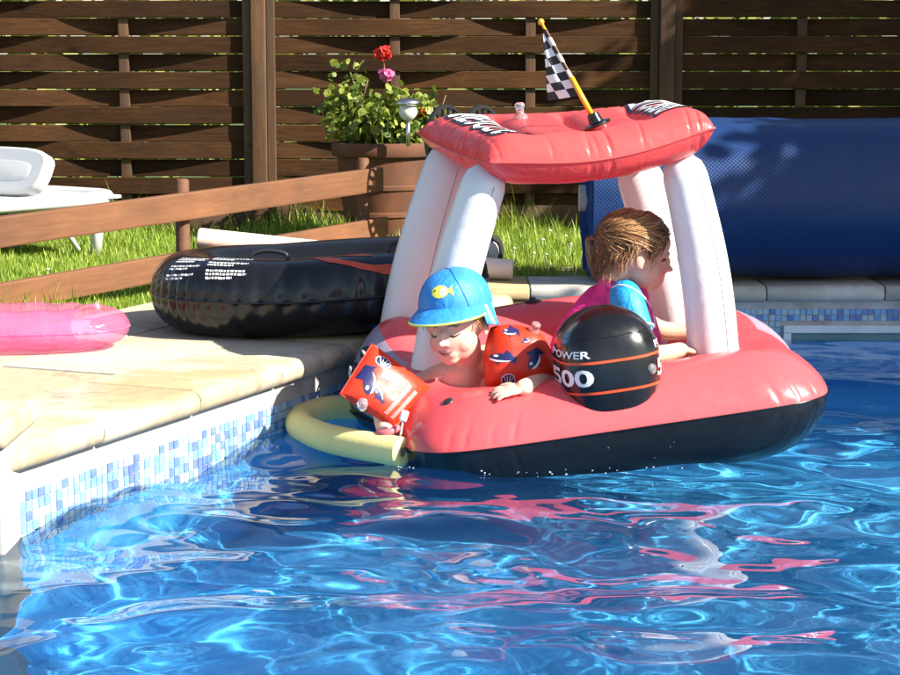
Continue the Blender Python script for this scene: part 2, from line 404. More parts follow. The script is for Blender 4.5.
# water: a wave-height grid; refraction shows the liner, Fresnel reflection the sky, fence and boat
def waves():
    xs = np.concatenate([np.linspace(-3.9, -1.35, 60)[:-1], np.arange(-1.35, 1.75, 0.0115), np.linspace(1.75, RIGHT, 50)])
    ys = np.concatenate([np.linspace(FRONT, 2.3, 90)[:-1], np.arange(2.3, FARY + .004, 0.0115)]); ys[-1] = FARY
    X, Y = np.meshgrid(xs, ys); Z = np.zeros_like(X)
    r = np.random.default_rng(5)
    wx = 0.05 * np.sin(2.1 * X + 1.3 * Y + .4) + 0.04 * np.sin(-1.7 * X + 3.1 * Y)
    wy = 0.05 * np.sin(1.3 * X - 2.2 * Y + 2.0) + 0.04 * np.sin(3.3 * X + 1.1 * Y + 1)
    Xw, Yw = X + wx, Y + wy
    for k in range(78):
        lam = 0.075 * (0.95 / 0.075) ** r.random()
        th = r.normal(math.pi / 2 * 0.88, 0.60)
        slope = 0.0262 * (lam / 0.4) ** 0.45
        kk = 2 * math.pi / lam
        ph = kk * (Xw * math.cos(th) + Yw * math.sin(th)) + r.random() * 6.283
        s = np.sin(ph)
        env = 0.6 + 0.4 * np.sin(X * r.uniform(-2, 2) + Y * r.uniform(-2, 2) + r.random() * 6)
        Z += slope / kk * (s + 0.22 * np.cos(2 * ph)) * env
    cx, cy = 0.25, 4.35                                   # rings pushed out by the boat and off the wall
    d = np.hypot((X - cx) / 1.1, Y - cy)
    Z += 0.0022 * np.sin(2 * math.pi * d / 0.21 + wx * 14) * np.exp(-((d - 0.75) / 0.5) ** 2)
    dl = (X - A0.x) * WN.x + (Y - A0.y) * WN.y
    Z += 0.0020 * np.sin(2 * math.pi * (dl / 0.17 + .25 * np.sin(Y * 4))) * np.exp(-np.clip(dl, 0, 9) / 0.35)
    Z *= np.clip((FARY - Y) / 1.2, 0.35, 1)
    n, m = X.shape
    v = np.stack([X.ravel(), Y.ravel(), (Z + WATER).ravel()], 1)
    keep = (dl > -0.03).ravel()
    idx = np.arange(n * m).reshape(n, m)
    F = np.stack([idx[:-1, :-1].ravel(), idx[:-1, 1:].ravel(), idx[1:, 1:].ravel(), idx[1:, :-1].ravel()], 1)
    F = F[keep[F].any(1)]
    me = bpy.data.meshes.new('water'); used = np.unique(F); remap = -np.ones(n * m, int); remap[used] = np.arange(len(used))
    v = v[used]; F = remap[F]
    me.vertices.add(len(v)); me.vertices.foreach_set('co', v.astype(np.float32).ravel())
    me.loops.add(F.size); me.loops.foreach_set('vertex_index', F.astype(np.int32).ravel())
    me.polygons.add(len(F)); me.polygons.foreach_set('loop_start', np.arange(0, F.size, 4, dtype=np.int32))
    me.update(); me.validate(); me.polygons.foreach_set('use_smooth', [True] * len(me.polygons))
    return me
def mat_water():
    a = NT('pool water'); a.t.nodes.remove(a.b)
    g = a.n('BsdfGlass', Roughness=0.0, IOR=1.333); g.inputs['Color'].default_value = (0.93, 0.98, 1, 1)
    a.l(g.outputs[0], a.out.inputs['Surface']); return a.m
water = tag(obj('water', waves(), None, mat_water()), kind='structure')
water.cycles.is_caustics_caster = True
# ---------------------------------------------------------------- woven fence at the back
M_slat = mat_wood('brown stained slat', (0.042, 0.016, 0.0055), (0.084, 0.035, 0.0115), (0.128, 0.060, 0.020), rand=0.6)
M_slat.node_tree.nodes['Principled BSDF'].inputs['Specular IOR Level'].default_value = 0.12
M_post = mat_wood('brown stained post', (0.06, 0.024, 0.008), (0.105, 0.047, 0.015), (0.15, 0.075, 0.027), axis=(14, 14, 1.2), rand=0.2)
PITCH_Z = (PY(125, 9.3, FENCE_Y).z - PY(125, 185.3, FENCE_Y).z) / 10
Z_K0 = PY(125, 9.3, FENCE_Y).z
PW = PY(665, 100, FENCE_Y).x - PY(260, 100, FENCE_Y).x
def slat_mesh(s):
    L = PW - 0.09; n = 30; h = 0.0738; t = 0.009; A = 0.024; v, f = [], []
    for i in range(n + 1):
        u = i / n
        k = spline([(0, 0, 0), (1, s, 0), (2, -s, 0), (3, 0, 0)], 60)
        off = k[int(round(u * 60))].y * -A
        x = (u - .5) * L
        for (yy, zz) in ((-t / 2, -h / 2 + .003), (-t / 2 + .003, -h / 2), (t / 2, -h / 2), (t / 2, h / 2), (-t / 2 + .003, h / 2), (-t / 2, h / 2 - .003)):
            v.append((x, off + yy, zz))
    for i in range(n):
        for q in range(6): f.append((i * 6 + q, (i + 1) * 6 + q, (i + 1) * 6 + (q + 1) % 6, i * 6 + (q + 1) % 6))
    f.append((0, 1, 2, 3, 4, 5)); f.append(tuple(n * 6 + q for q in (5, 4, 3, 2, 1, 0)))
    m = mesh('slat', v, f); m.materials.append(M_slat); m.set_sharp_from_angle(angle=R(35)); return m
SL = {1: slat_mesh(1), -1: slat_mesh(-1)}
ztop, zbot = 1.78, 0.03
batm = MB().box((0, 0, (ztop + zbot) / 2), (0.044, 0.026, ztop - zbot), bev=0.003).build('batten', M_post)
bmesh_b = batm.data; bpy.data.objects.remove(batm)
gbm = MB().box((0, 0, 0), (PW - 0.075, 0.028, 0.11), bev=0.004).build('base_board', M_post); gb_ = gbm.data; bpy.data.objects.remove(gbm)
fence = thing('woven_fence', 'tall dark brown woven slat fence running across the back of the garden', 'fence', (0, FENCE_Y, 0))
def child(name, m, parent, loc, rot=(0, 0, 0)):
    o = bpy.data.objects.new(name, m); o.parent = parent; o.location = loc; o.rotation_euler = rot; COL.objects.link(o); return o
fm = MB()
xe = PW / 2 - 0.052
fm.box((0, 0.016, ztop + .015), (2 * xe + 0.036, 0.03, 0.036), bev=.003).box((-xe, -0.012, (ztop + zbot) / 2), (0.036, 0.05, ztop - zbot), bev=.004).box((xe, -0.012, (ztop + zbot) / 2), (0.036, 0.05, ztop - zbot), bev=.004)
pf = fm.build('fence_panel', M_post, smooth=False); pf_ = pf.data; bpy.data.objects.remove(pf)
for pi in range(-1, 4):
    xc = PY(462.5, 100, FENCE_Y).x + (pi - 1) * PW
    t = child('fence_panel', pf_, fence, (xc, 0, 0))
    base_sign = {0: -1, 1: -1, 2: 1}.get(pi, 1)
    k = -8
    while True:
        z = Z_K0 - k * PITCH_Z
        if z < 0.11: break
        if z < ztop - 0.03:
            s = base_sign * (1 if k % 2 == 0 else -1)
            child('slat', SL[s], t, ((random.random() - .5) * .003, (random.random() - .5) * .004, z + (random.random() - .5) * 0.0035), (R(random.uniform(-1.5, 1.5)), R(random.uniform(-.12, .12)), 0))
        k += 1
    for q in (-1, 1): child('batten', bmesh_b, t, (q * PW / 6, 0, 0))
    child('base_board', gb_, t, (0, 0, 0.05))
pm = MB().box((0, 0, 0.92), (0.066, 0.08, 1.86), bev=0.006).build('post', M_post); pm_ = pm.data; bpy.data.objects.remove(pm)
pc = MB().box((0, 0, 1.86), (0.085, 0.1, 0.02), bev=0.006).build('post_cap', M_post); pc_ = pc.data; bpy.data.objects.remove(pc)
for pi in range(-1, 3):
    t = child('post', pm_, fence, (PY(260, 100, FENCE_Y).x + pi * PW, -0.018, 0)); child('post_cap', pc_, t, (0, 0, 0))

# ---------------------------------------------------------------- leafy hedge beyond the fence, seen through the gaps
def mat_leaf(name, c0, c1, trans=0.35, rough=0.5):
    a = NT(name); at = a.n('Attribute'); at.attribute_name = 'rnd'
    col = a.ramp(at.outputs['Fac'], [(0.0, c0), (1.0, c1)])
    a.set(Base_Color=col, Roughness=rough)
    tr = a.n('BsdfTranslucent'); a.l(col, tr.inputs[0]); mx = a.n('MixShader'); mx.inputs[0].default_value = trans
    a.l(a.b.outputs[0], mx.inputs[1]); a.l(tr.outputs[0], mx.inputs[2]); a.l(mx.outputs[0], a.out.inputs['Surface']); return a.m
def leaf_cloud(name, P, size, mat, parent=None, up=0.3, cup=0.25, shape=None):
    # P: (n,3) positions; one bent leaf (several triangles) at each
    n = len(P); d = rng.normal(size=(n, 3)); d[:, 2] = np.abs(d[:, 2]) * 0.6 + up; d /= np.linalg.norm(d, axis=1)[:, None]
    t = rng.normal(size=(n, 3)); t -= d * (t * d).sum(1)[:, None]; t /= np.linalg.norm(t, axis=1)[:, None]; b = np.cross(d, t)
    s = (size * rng.uniform(0.6, 1.3, n))[:, None]
    sh = shape or [(-.5, 0, 0), (-.15, .42, cup), (.35, .34, cup), (.55, 0, .05), (.35, -.34, cup), (-.15, -.42, cup)]
    m = len(sh); V = np.zeros((n, m, 3))
    for i, (x, y, z) in enumerate(sh): V[:, i] = P + (t * x + b * y + d * z * .5) * s
    base = (np.arange(n) * m)[:, None]
    faces = [(0, 1, 2, 3), (0, 3, 4, 5)] if m == 6 else [tuple(range(m))]
    F = np.concatenate([base + np.array(q)[None] for q in faces])
    o = obj(name, V.reshape(-1, 3), F, mat, parent, smooth=False)
    a = o.data.attributes.new('rnd', 'FLOAT', 'POINT'); a.data.foreach_set('value', np.repeat(rng.random(n), m).astype(np.float32))
    return o
M_hedge = mat_leaf('sunlit hedge leaf', (0.28, 0.32, 0.05), (0.5, 0.52, 0.18), 0.45)
N = 9000
Ph = np.stack([rng.uniform(-5, 6, N), rng.uniform(9.3, 9.9, N), rng.uniform(0, 1.75, N)], 1)
tag(leaf_cloud('hedge', Ph, 0.11, M_hedge), 'sunlit yellow green hedge showing through the gaps of the fence', 'hedge', kind='stuff')

# ---------------------------------------------------------------- grass
def on_lawn(x, y):
    dl = (x - A0.x) * WN.x + (y - A0.y) * WN.y
    left = (dl < -DW - 0.01)
    back = (y > YB + 0.0) & (x < 0.62) & (dl < 9) & (y > YB + np.where(x > .62, .5, 0))
    deck_zone = (dl > -DW) & (y < YB)
    return (left | back) & ~deck_zone & (y < FENCE_Y + .05)
def grass():
    N = 95000
    x = rng.uniform(-2.4, 0.75, N); y = rng.uniform(4.6, FENCE_Y + .05, N)
    k = on_lawn(x, y) & (np.abs(x / y + 0.09) < 0.20); x, y = x[k], y[k]; n = len(x)
    h = rng.uniform(0.018, 0.045, n) * (1 + 0.5 * np.sin(x * 7 + y * 3)) * np.where(rng.random(n) < 0.06, 1.9, 1.0)
    nf = np.clip(1 - (FENCE_Y - y) / 0.35, 0, 1); h *= 1 + nf * 2.2 * rng.random(n)
    dl = (x - A0.x) * WN.x + (y - A0.y) * WN.y
    rail = np.exp(-((dl + 1.22) / 0.08) ** 2); h *= 1 + rail * 1.1 * rng.random(n)
    a = rng.uniform(0, 6.283, n); lean = rng.uniform(0.1, 0.75, n) * h; wd = rng.uniform(0.0016, 0.0034, n)
    ca, sa = np.cos(a), np.sin(a)
    V = np.zeros((n, 5, 3)); b = np.stack([x, y, np.full(n, -0.032)], 1)
    side = np.stack([-sa * wd, ca * wd, np.zeros(n)], 1)
    mid = b + np.stack([ca * lean * .3, sa * lean * .3, h * .6], 1); tip = b + np.stack([ca * lean, sa * lean, h + .01], 1)
    V[:, 0] = b - side; V[:, 1] = b + side; V[:, 2] = mid + side * .8; V[:, 3] = mid - side * .8; V[:, 4] = tip
    base = (np.arange(n) * 5)[:, None]
    q = (base + np.array([[0, 1, 2, 3]])); t3 = (base + np.array([[3, 2, 4]]))
    o = obj('grass', V.reshape(-1, 3), list(map(tuple, q)) + list(map(tuple, t3)), mat_leaf('grass blade', (0.15, 0.26, 0.016), (0.46, 0.56, 0.08), 0.45), smooth=False)
    at = o.data.attributes.new('rnd', 'FLOAT', 'POINT'); at.data.foreach_set('value', np.repeat(rng.random(n) ** 1.4, 5).astype(np.float32))
    tag(o, 'bright green lawn grass growing behind the deck and along the fence', 'grass', kind='stuff')
grass()
mb = MB()
for i in range(16):
    x, y = (random.uniform(0.1, 0.6), random.uniform(6.75, 8.0)) if i < 12 else (random.uniform(-1.5, -1.1), random.uniform(5.9, 7.6))
    z = random.uniform(.022, .04); mb.sphere((x, y, z), (0.007, 0.007, 0.004), 4); mb.tube([(x, y, -.02), (x, y, z)], 0.001, 4)
tag(mb.build('daisies', mat_plain('white daisy heads', (0.75, 0.74, 0.66), 0.7)), 'small white daisies scattered in the grass by the fence', 'daisies', kind='stuff')

# ---------------------------------------------------------------- low rail fence
M_rail = mat_wood('orange brown rail', (0.135, 0.048, 0.016), (0.19, 0.073, 0.026), (0.235, 0.098, 0.038), rand=0.12, axis=(1.0, 12, 12))
YA, YE = 5.5, 7.33
def railpt(x, y, t): return PY(x, y, YA + (YE - YA) * t)
RX0, RX1 = -330, 382
def rail_seg(ytop0, ybot0, ytop1, ybot1, x1):
    a0, a1 = railpt(0, ytop0, 0), railpt(0, ybot0, 0); b0, b1 = railpt(x1, ytop1, 1), railpt(x1, ybot1, 1)
    return (a0 + a1) / 2, (b0 + b1) / 2
rf = thing('rail_fence', 'low sloping two rail fence of orange brown planks beside the deck', 'rail fence', railpt(190, 260, .4) * 1.0)
def plank(name, p, q, h, t, ext0=0.0):
    d = (q - p).normalized(); p = p - d * ext0; L = (q - p).length
    zc = Vector((0, 0, 1)); n = d.cross(zc).normalized(); u = n.cross(d).normalized()
    mb = MB().box((0, 0, 0), (L, t, h), bev=0.006)
    o = mb.build(name, M_rail, smooth=False); c = (p + q) / 2
    M = Matrix(((d.x, -n.x, u.x, c.x), (d.y, -n.y, u.y, c.y), (d.z, -n.z, u.z, c.z), (0, 0, 0, 1)))
    o.parent = rf; o.matrix_parent_inverse = rf.matrix_basis.inverted(); o.matrix_basis = M
    return o, d, n
p, q = rail_seg(217, 247, 167, 191, 381); o1, rd, rn = plank('rail', p, q, 0.091, 0.026, 0.9)
p2, q2 = rail_seg(284, 311, 216, 239, 386); o2, _, _ = plank('rail', p2, q2, 0.085, 0.026, 0.9)
def rail_at(t): return p + (q - p) * t
for (px, yt) in ((191, 179), (371, 158)):
    # run along the rail whose picture x equals px
    lo, hi = 0.0, 1.0
    for _ in range(40):
        m_ = (lo + hi) / 2; c = rail_at(m_); X = proj(c).x
        if X < px: lo = m_
        else: hi = m_
    c = rail_at(lo); back = rn if rn.y > 0 else -rn
    c = c + back * 0.036
    zt = PY(px, yt, c.y).z
    o = MB().tube([(c.x, c.y, -0.1), (c.x, c.y, zt - .006), (c.x, c.y, zt)], [0.024, 0.024, 0.019], 14).build('post', M_rail, rf, angle=40)
o = MB().tube([rail_at(-.35) + back * .036 + Vector((0, 0, -.45)), rail_at(-.35) + back * .036 + Vector((0, 0, .06))], 0.024, 12).build('post', M_rail, rf, angle=40)

# ---------------------------------------------------------------- white plastic lounger beyond the rails
M_white = mat_plain('white garden plastic', (0.60, 0.60, 0.59), 0.35, 0.04)
def lounger():
    c = PZ(118, 250, 0.0); D = Vector((-0.62, -0.78, 0)).normalized(); S = Vector((-D.y, D.x, 0))   # D: head to foot; S: across
    if S.y > 0: S = -S
    M = Matrix(((D.x, S.x, 0, c.x), (D.y, S.y, 0, c.y), (0, 0, 1, -0.02), (0, 0, 0, 1)))
    t = thing('sun_lounger', 'white plastic sun lounger with raised backrest on the lawn behind the rails', 'sun lounger', (c.x, c.y, 0))
    def part(mb, name, **k):
        o = mb.build(name, M_white, None, **k); o.parent = t; o.matrix_parent_inverse = t.matrix_basis.inverted(); o.matrix_basis = M; return o
    H = 0.225; W = 0.60
    mb = MB()                                        # rim: rounded frame
    ring = []
    for k in range(48):
        a = 2 * math.pi * k / 48; ca, sa = math.cos(a), math.sin(a); n = 5
        ring.append(Vector((0.80 + .86 * math.copysign(abs(ca) ** (2 / n), ca), -.30 + (W / 2) * math.copysign(abs(sa) ** (2 / n), sa), H)))
    ring.append(ring[0]); mb.tube(ring, 0.028, 10); part(mb, 'frame')
    for k in range(13):                              # seat slats run along
        y = -.30 - W / 2 + .06 + k * (W - .12) / 12
        part(MB().box((0.98, y, H + .012), (1.24, 0.030, 0.012), bev=0.004), 'seat_slat', smooth=False)
    part(MB().box((0.16, -.30, H + .003), (0.40, W - .03, 0.014), bev=0.005), 'rear_shelf', smooth=False)
    # backrest: rounded slab leaning back, with a recessed panel
    ang = R(62); bl = 0.20
    def slab2(x0, w_, l0, l1, th, off, name):
        v, f = [], []; n = 28; out = []
        for k in range(n):
            a = 2 * math.pi * k / n; ca, sa = math.cos(a), math.sin(a); e = 3.6
            out.append((w_ / 2 * math.copysign(abs(ca) ** (2 / e), ca), (l0 + l1) / 2 + (l1 - l0) / 2 * math.copysign(abs(sa) ** (2 / e), sa)))
        for lay, (ins, dz) in enumerate(((0.0, 0), (0.0, th * .7), (.012, th))):
            for (a, b) in out:
                aa, bb = a * (1 - ins * 2 / w_), (b - (l0 + l1) / 2) * (1 - ins * 2 / (l1 - l0)) + (l0 + l1) / 2
                u = off + dz
                v.append((x0 - bb * math.cos(ang) + u * math.sin(ang), -.30 + aa, H + .01 + bb * math.sin(ang) + u * math.cos(ang)))
        for lay in range(2):
            for k in range(n): f.append((lay * n + k, lay * n + (k + 1) % n, (lay + 1) * n + (k + 1) % n, (lay + 1) * n + k))
        f.append(tuple(range(n - 1, -1, -1))); f.append(tuple(range(2 * n, 3 * n)))
        return part(MB().add(v, f), name, angle=40)
    slab2(.36, W - .02, 0, bl, .045, 0, 'backrest')
    slab2(.36, W - .17, .05, bl - .06, .008, .040, 'back_panel')
    for x in (0.05, 1.5):
        for y in (-.05, -.55):
            part(MB().tube([(x, y, H), (x + (.02 if x < 1 else -.02), y, 0.0)], [0.030, 0.022], 10), 'leg')
    part(MB().tube([(.30, -.05, H), (.16, -.05, .03)], [.012, .012], 8), 'strut')
lounger()

# ---------------------------------------------------------------- terracotta pot, geranium, garden light, hose trolley
def mat_terracotta():
    a = NT('weathered terracotta'); c = a.coord()
    n = a.noise(c, 9, 6, .65); n2 = a.noise(c, 3, 3, .5, .6); 
    col = a.mix(a.ramp(n2, [(.42, (0,) * 3), (.62, (.75,) * 3)]), a.ramp(n, [(.3, (.09, .030, .011)), (.7, (.15, .052, .02))]), (.05, .028, .016))
    a.set(Base_Color=col, Roughness=.85); a.bump(n, .4, .006); return a.m
M_terra = mat_terracotta()
POT = PZ(384, 224, -0.02); POT.y = 7.88; POT.x = (384 - 450) / FPX * 7.88; POT.z = -.02
zr = PY(384, 142, POT.y).z - POT.z
t = thing('plant_pot', 'big weathered terracotta pot with thick rim holding the geraniums', 'plant pot', POT)
prof = [(0, 0), (.13, 0), (.135, .01), (.165, .12), (.172, .125), (.172, .14), (.168, .145), (.185, .23), (.192, .236), (.192, .25), (.187, .256), (.192, zr - .06), (.212, zr - .055), (.217, zr - .045), (.217, zr - .01), (.21, zr), (.19, zr), (.185, zr - .03), (0, zr - .03)]
o = MB().lathe(prof, 40).build('bowl', M_terra, angle=35); o.parent = t
o = MB().lathe([(0, 0), (.184, 0)], 24).build('soil', mat_plain('dark potting soil', (.03, .022, .015), .95)); o.parent = t; o.location = (0, 0, zr - .026)
def geranium():
    g = thing('geranium_plant', 'bushy geranium with one red and one pink flower head in the terracotta pot', 'plant', POT + Vector((0, 0, zr - .02)))
    M_gl = mat_leaf('geranium leaf', (0.075, 0.14, 0.018), (0.34, 0.38, 0.06), 0.35)
    M_gs = mat_plain('green brown stem', (.16, .17, .05), .6)
    tops = []; mb = MB(); o0 = g.location
    for i in range(40):
        a = random.uniform(0, 6.283); r = random.uniform(.0, .14); hgt = random.uniform(.03, .20)
        sp = random.uniform(1.0, 2.0); b = Vector((r * math.cos(a), r * math.sin(a), 0)) ; tip = Vector((b.x * sp, b.y * sp, hgt))
        if random.random() < .35: tip.x -= .07; 
        tops.append(tip); mb.tube([o0 + b, o0 + (b + tip) / 2 + Vector((0, 0, .02)), o0 + tip], [.005, .004, .003], 5)
    for (px, py) in ((337, 88), (350, 72), (326, 98), (330, 115), (344, 100), (448, 112), (432, 98), (415, 100), (400, 92), (360, 92)):
        tip = PY(px, py, POT.y - .05) - o0; tops.append(tip); mb.tube([o0 + Vector((tip.x * .4, 0, 0)), o0 + Vector((tip.x * .7, -.02, tip.z * .6)), o0 + tip], .003, 5)
    mb.build('stems', M_gs, g)
    P_ = []
    for tp in tops:
        for k in range(52): P_.append(o0 + tp * random.uniform(.45, 1.05) + Vector((random.gauss(0, .026), random.gauss(0, .026), random.gauss(.004, .022))))
    shp = [(-.42, .05, 0)] + [(.5 * math.cos(a) * (1 + .10 * math.cos(7 * a)), .5 * math.sin(a) * (1 + .10 * math.cos(7 * a)), .22) for a in np.linspace(-2.7, 2.7, 13)]
    tag(leaf_cloud('leaves', np.array(P_), 0.031, M_gl, g, up=.25, shape=shp), kind='stuff')
    def bloom(px, py, r, mat, stem=True):
        c = PY(px, py, POT.y - .06); 
        if stem: MB().tube(spline([o0 + Vector(((c - o0).x * .8, -.03, .02)), (o0 + c) / 2 + Vector((.012, 0, 0)), c], 10), .0028, 6).build('flower_stem', mat_stem, g)
        n = 90; d = rng.normal(size=(n, 3)); d /= np.linalg.norm(d, axis=1)[:, None]; d[:, 2] *= .75
        return leaf_cloud('flower_head', np.array(c)[None] + d * r * rng.uniform(.6, 1, n)[:, None], r * .75, mat, g, up=.0)
    global mat_stem
    mat_stem = mat_plain('reddish flower stem', (.22, .12, .06), .6)
    bloom(383, 53, .034, mat_leaf('red petal', (.42, .012, .008), (.65, .03, .02), .3)); bloom(387, 75, .03, mat_leaf('pink petal', (.6, .10, .28), (.75, .22, .42), .3))
    bloom(421, 113, .022, mat_leaf('orange red petal', (.55, .05, .01), (.7, .09, .02), .3), False)
    for (px, py, qx, qy) in ((368, 80, 362, 103), (446, 95, 438, 118), (374, 108, 378, 130)):
        MB().tube([PY(qx, qy, POT.y - .1), PY(px, py, POT.y - .1)], .002, 5).build('dry_stem', mat_stem, g)
geranium()
M_chrome = mat_plain('brushed steel', (.62, .62, .64), .28, .05, Metallic=1.0)
def garden_light():
    Y = POT.y - .27; top = PY(408, 98, Y); b = PY(409, 137, Y); s = (1 / FPX) * Y
    t = thing('garden_light', 'silver mushroom topped solar garden light standing in front of the geraniums', 'garden light', (b.x, b.y, b.z - .05))
    o = MB().lathe([(0, 0), (.018, -.001), (.04, -.006), (.052, -.016), (.053, -.022), (.047, -.026), (.033, -.032), (0, -.033)], 28).build('cap', M_chrome); o.parent = t; o.location = top - t.location
    o = MB().lathe([(.031, -.033), (.036, -.05), (.034, -.068), (.022, -.083), (.012, -.09), (0, -.091)], 24).build('lens', mat_plain('frosted lens', (.6, .62, .56), .3)); o.parent = t; o.location = top - t.location
    o = MB().tube([(0, 0, -.09), (0, 0, -.19)], .009, 12).build('stake', M_chrome); o.parent = t; o.location = top - t.location
garden_light()
M_blackp = mat_plain('black garden plastic', (.018, .018, .02), .4)
def hose_trolley():
    Y = 7.0; b = PZ(462, 261, -.01); Y = b.y
    t = thing('hose_trolley', 'black hose reel trolley half hidden behind the white canopy pillars', 'hose trolley', (b.x, Y, -.02))
    c = PY(481, 140, Y); r = .13
    ax = Vector((.82, -.57, 0)).normalized(); uu = Vector((-ax.y, ax.x, 0)); M = Matrix((uu, Vector((0, 0, 1)), ax)).transposed()
    def ringpart(r0, r1, th, name, off, parent, n=36, slots=0):
        mb = MB()
        if not slots: mb.lathe([(r0, -th), (r1, -th), (r1, th), (r0, th), (r0, -th)], n, c + ax * off, M)
        else:
            for k in range(slots):
                a = 2 * math.pi * k / slots; p = c + ax * off + uu * (math.cos(a) * (r0 + r1) / 2) + Vector((0, 0, math.sin(a) * (r0 + r1) / 2))
                mb.box(p, (r1 - r0 + .006, .012, .01), Matrix((uu * math.cos(a) + Vector((0, 0, math.sin(a))), uu * -math.sin(a) + Vector((0, 0, math.cos(a))), ax)).transposed().to_4x4())
        o = mb.build(name, M_blackp, t, angle=40); return o
    for off in (0, -.16):
        ringpart(r - .012, r, .008, 'reel_rim', off, t); ringpart(r - .05, r - .04, .007, 'reel_ring', off, t); ringpart(.02, r - .052, .003, 'reel_disc', off, t); ringpart(r - .042, r - .01, .005, 'reel_spoke', off, t, slots=18)
    ringpart(.0, .06, .08, 'drum', -.08, t)
    for off in (.02, -.18):
        MB().tube([c + ax * off, Vector((c.x, c.y, 0)) + ax * off + uu * .04 + Vector((0, 0, -.01))], .011, 10).build('upright', M_blackp, t)
    MB().tube([c + ax * .02 + Vector((0, 0, -.005)), c + ax * .02 + uu * .1 + Vector((0, 0, .02)), ], .009, 8).build('crank', M_blackp, t)
    # wheel on the right
    wc = PY(490, 250, 6.85); wr = .062; wa = Vector((.75, -.66, 0)).normalized(); Mw = Matrix((Vector((-wa.y, wa.x, 0)), Vector((0, 0, 1)), wa)).transposed(); wc.z = wr - .012
    wo = MB().lathe([(wr - .018, -.016), (wr, -.014), (wr, .014), (wr - .018, .016), (wr - .018, -.016)], 30, wc, Mw).build('wheel', mat_plain('black rubber', (.015, .015, .015), .7), t, angle=40)
    MB().lathe([(0, .012), (.03, .014), (wr - .017, .006), (wr - .017, -.006), (0, -.01)], 30, wc, Mw).build('hub', mat_plain('grey wheel hub', (.45, .46, .47), .4), wo)
    MB().tube([wc, wc - wa * .24], .008, 8).build('axle', M_blackp, t)
    MB().tube([wc - wa * .04, Vector((c.x, c.y, .02)) + ax * .02 + uu * .04], .010, 8).build('strut', M_blackp, t)
hose_trolley()

# ---------------------------------------------------------------- rolled blue bubble cover
def cover_roll():
    a = NT('blue bubble cover'); c = a.coord('UV')
    mp = a.n('Mapping'); mp.inputs['Scale'].default_value = (105, 105, 1); mp.inputs['Rotation'].default_value = (0, 0, R(45)); a.l(c, mp.inputs[0])
    vo = a.n('TexVoronoi', Scale=1.0, Randomness=0.12); a.l(mp.outputs[0], vo.inputs['Vector'])
    nz = a.noise(a.coord('Object'), 5, 4); nf = a.noise(a.coord('Object'), 70, 2)
    bub = a.ramp(vo.outputs['Distance'], [(.25, (1,) * 3), (.5, (0,) * 3)])
    col = a.mix(bub, (.006, .020, .075), (.016, .050, .155)); col = a.mix(a.ramp(nz, [(.35, (0,) * 3), (.7, (.5,) * 3)]), col, (.008, .030, .11))
    a.set(Base_Color=col, Roughness=.38); a.b.inputs['Specular IOR Level'].default_value = .35; a.bump(bub, .22, .003)
    M_cov = a.m
    Y, r = 6.41, .268; zc = r + .008; x0, x1 = PY(588, 200, Y - .0).x, 2.9
    t = thing('pool_cover_roll', 'thick roll of dark blue bubble pool cover lying along the far pool edge', 'pool cover', ((x0 + x1) / 2, Y, 0.004))
    nx, na = 120, 64; v, f, uv = [], [], []
    for i in range(nx + 1):
        x = x0 + (x1 - x0) * i / nx
        for k in range(na + 1):
            th = 2 * math.pi * k / na
            rr = r + .008 * noise.noise(Vector((x * 2, math.cos(th) * 2, math.sin(th) * 2))) + .003 * noise.noise(Vector((x * 9, math.cos(th) * 7, math.sin(th) * 7))) - .006 * max(0, -math.sin(th)) ** 6
            v.append((x, Y + rr * math.cos(th), zc + rr * math.sin(th))); uv.append((x, th * r))
    for i in range(nx):
        for k in range(na): f.append((i * (na + 1) + k, i * (na + 1) + k + 1, (i + 1) * (na + 1) + k + 1, (i + 1) * (na + 1) + k))
    o = obj('outer_turn', v, f, M_cov, t)
    ul = o.data.uv_layers.new(name='UVMap'); li = np.array([l.vertex_index for l in o.data.loops]); ul.data.foreach_set('uv', np.array(uv)[li].astype(np.float32).ravel())
    sp = []                                            # the wound end: a spiral edge
    for k in range(520):
        th = 2 * math.pi * k / 40; rr = .05 + (r - .053) * k / 519
        sp.append((x0 + .003 + .012 * math.sin(k * .37), Y + rr * math.cos(th), zc + rr * math.sin(th)))
    v, f = [], []
    for (x, y, z) in sp: v += [(x - .004, y, z), (x + .12, y, z)]
    for k in range(len(sp) - 1): f.append((2 * k, 2 * k + 1, 2 * k + 3, 2 * k + 2))
    obj('wound_turns', v, f, mat_plain('blue cover underside', (.02, .07, .22), .4), t)
    MB().tube([(x0 - .03, Y, zc), (x0 + .2, Y, zc)], .045, 20).build('core_pipe', mat_plain('grey aluminium pipe', (.5, .5, .5), .35), t, angle=40)
cover_roll()

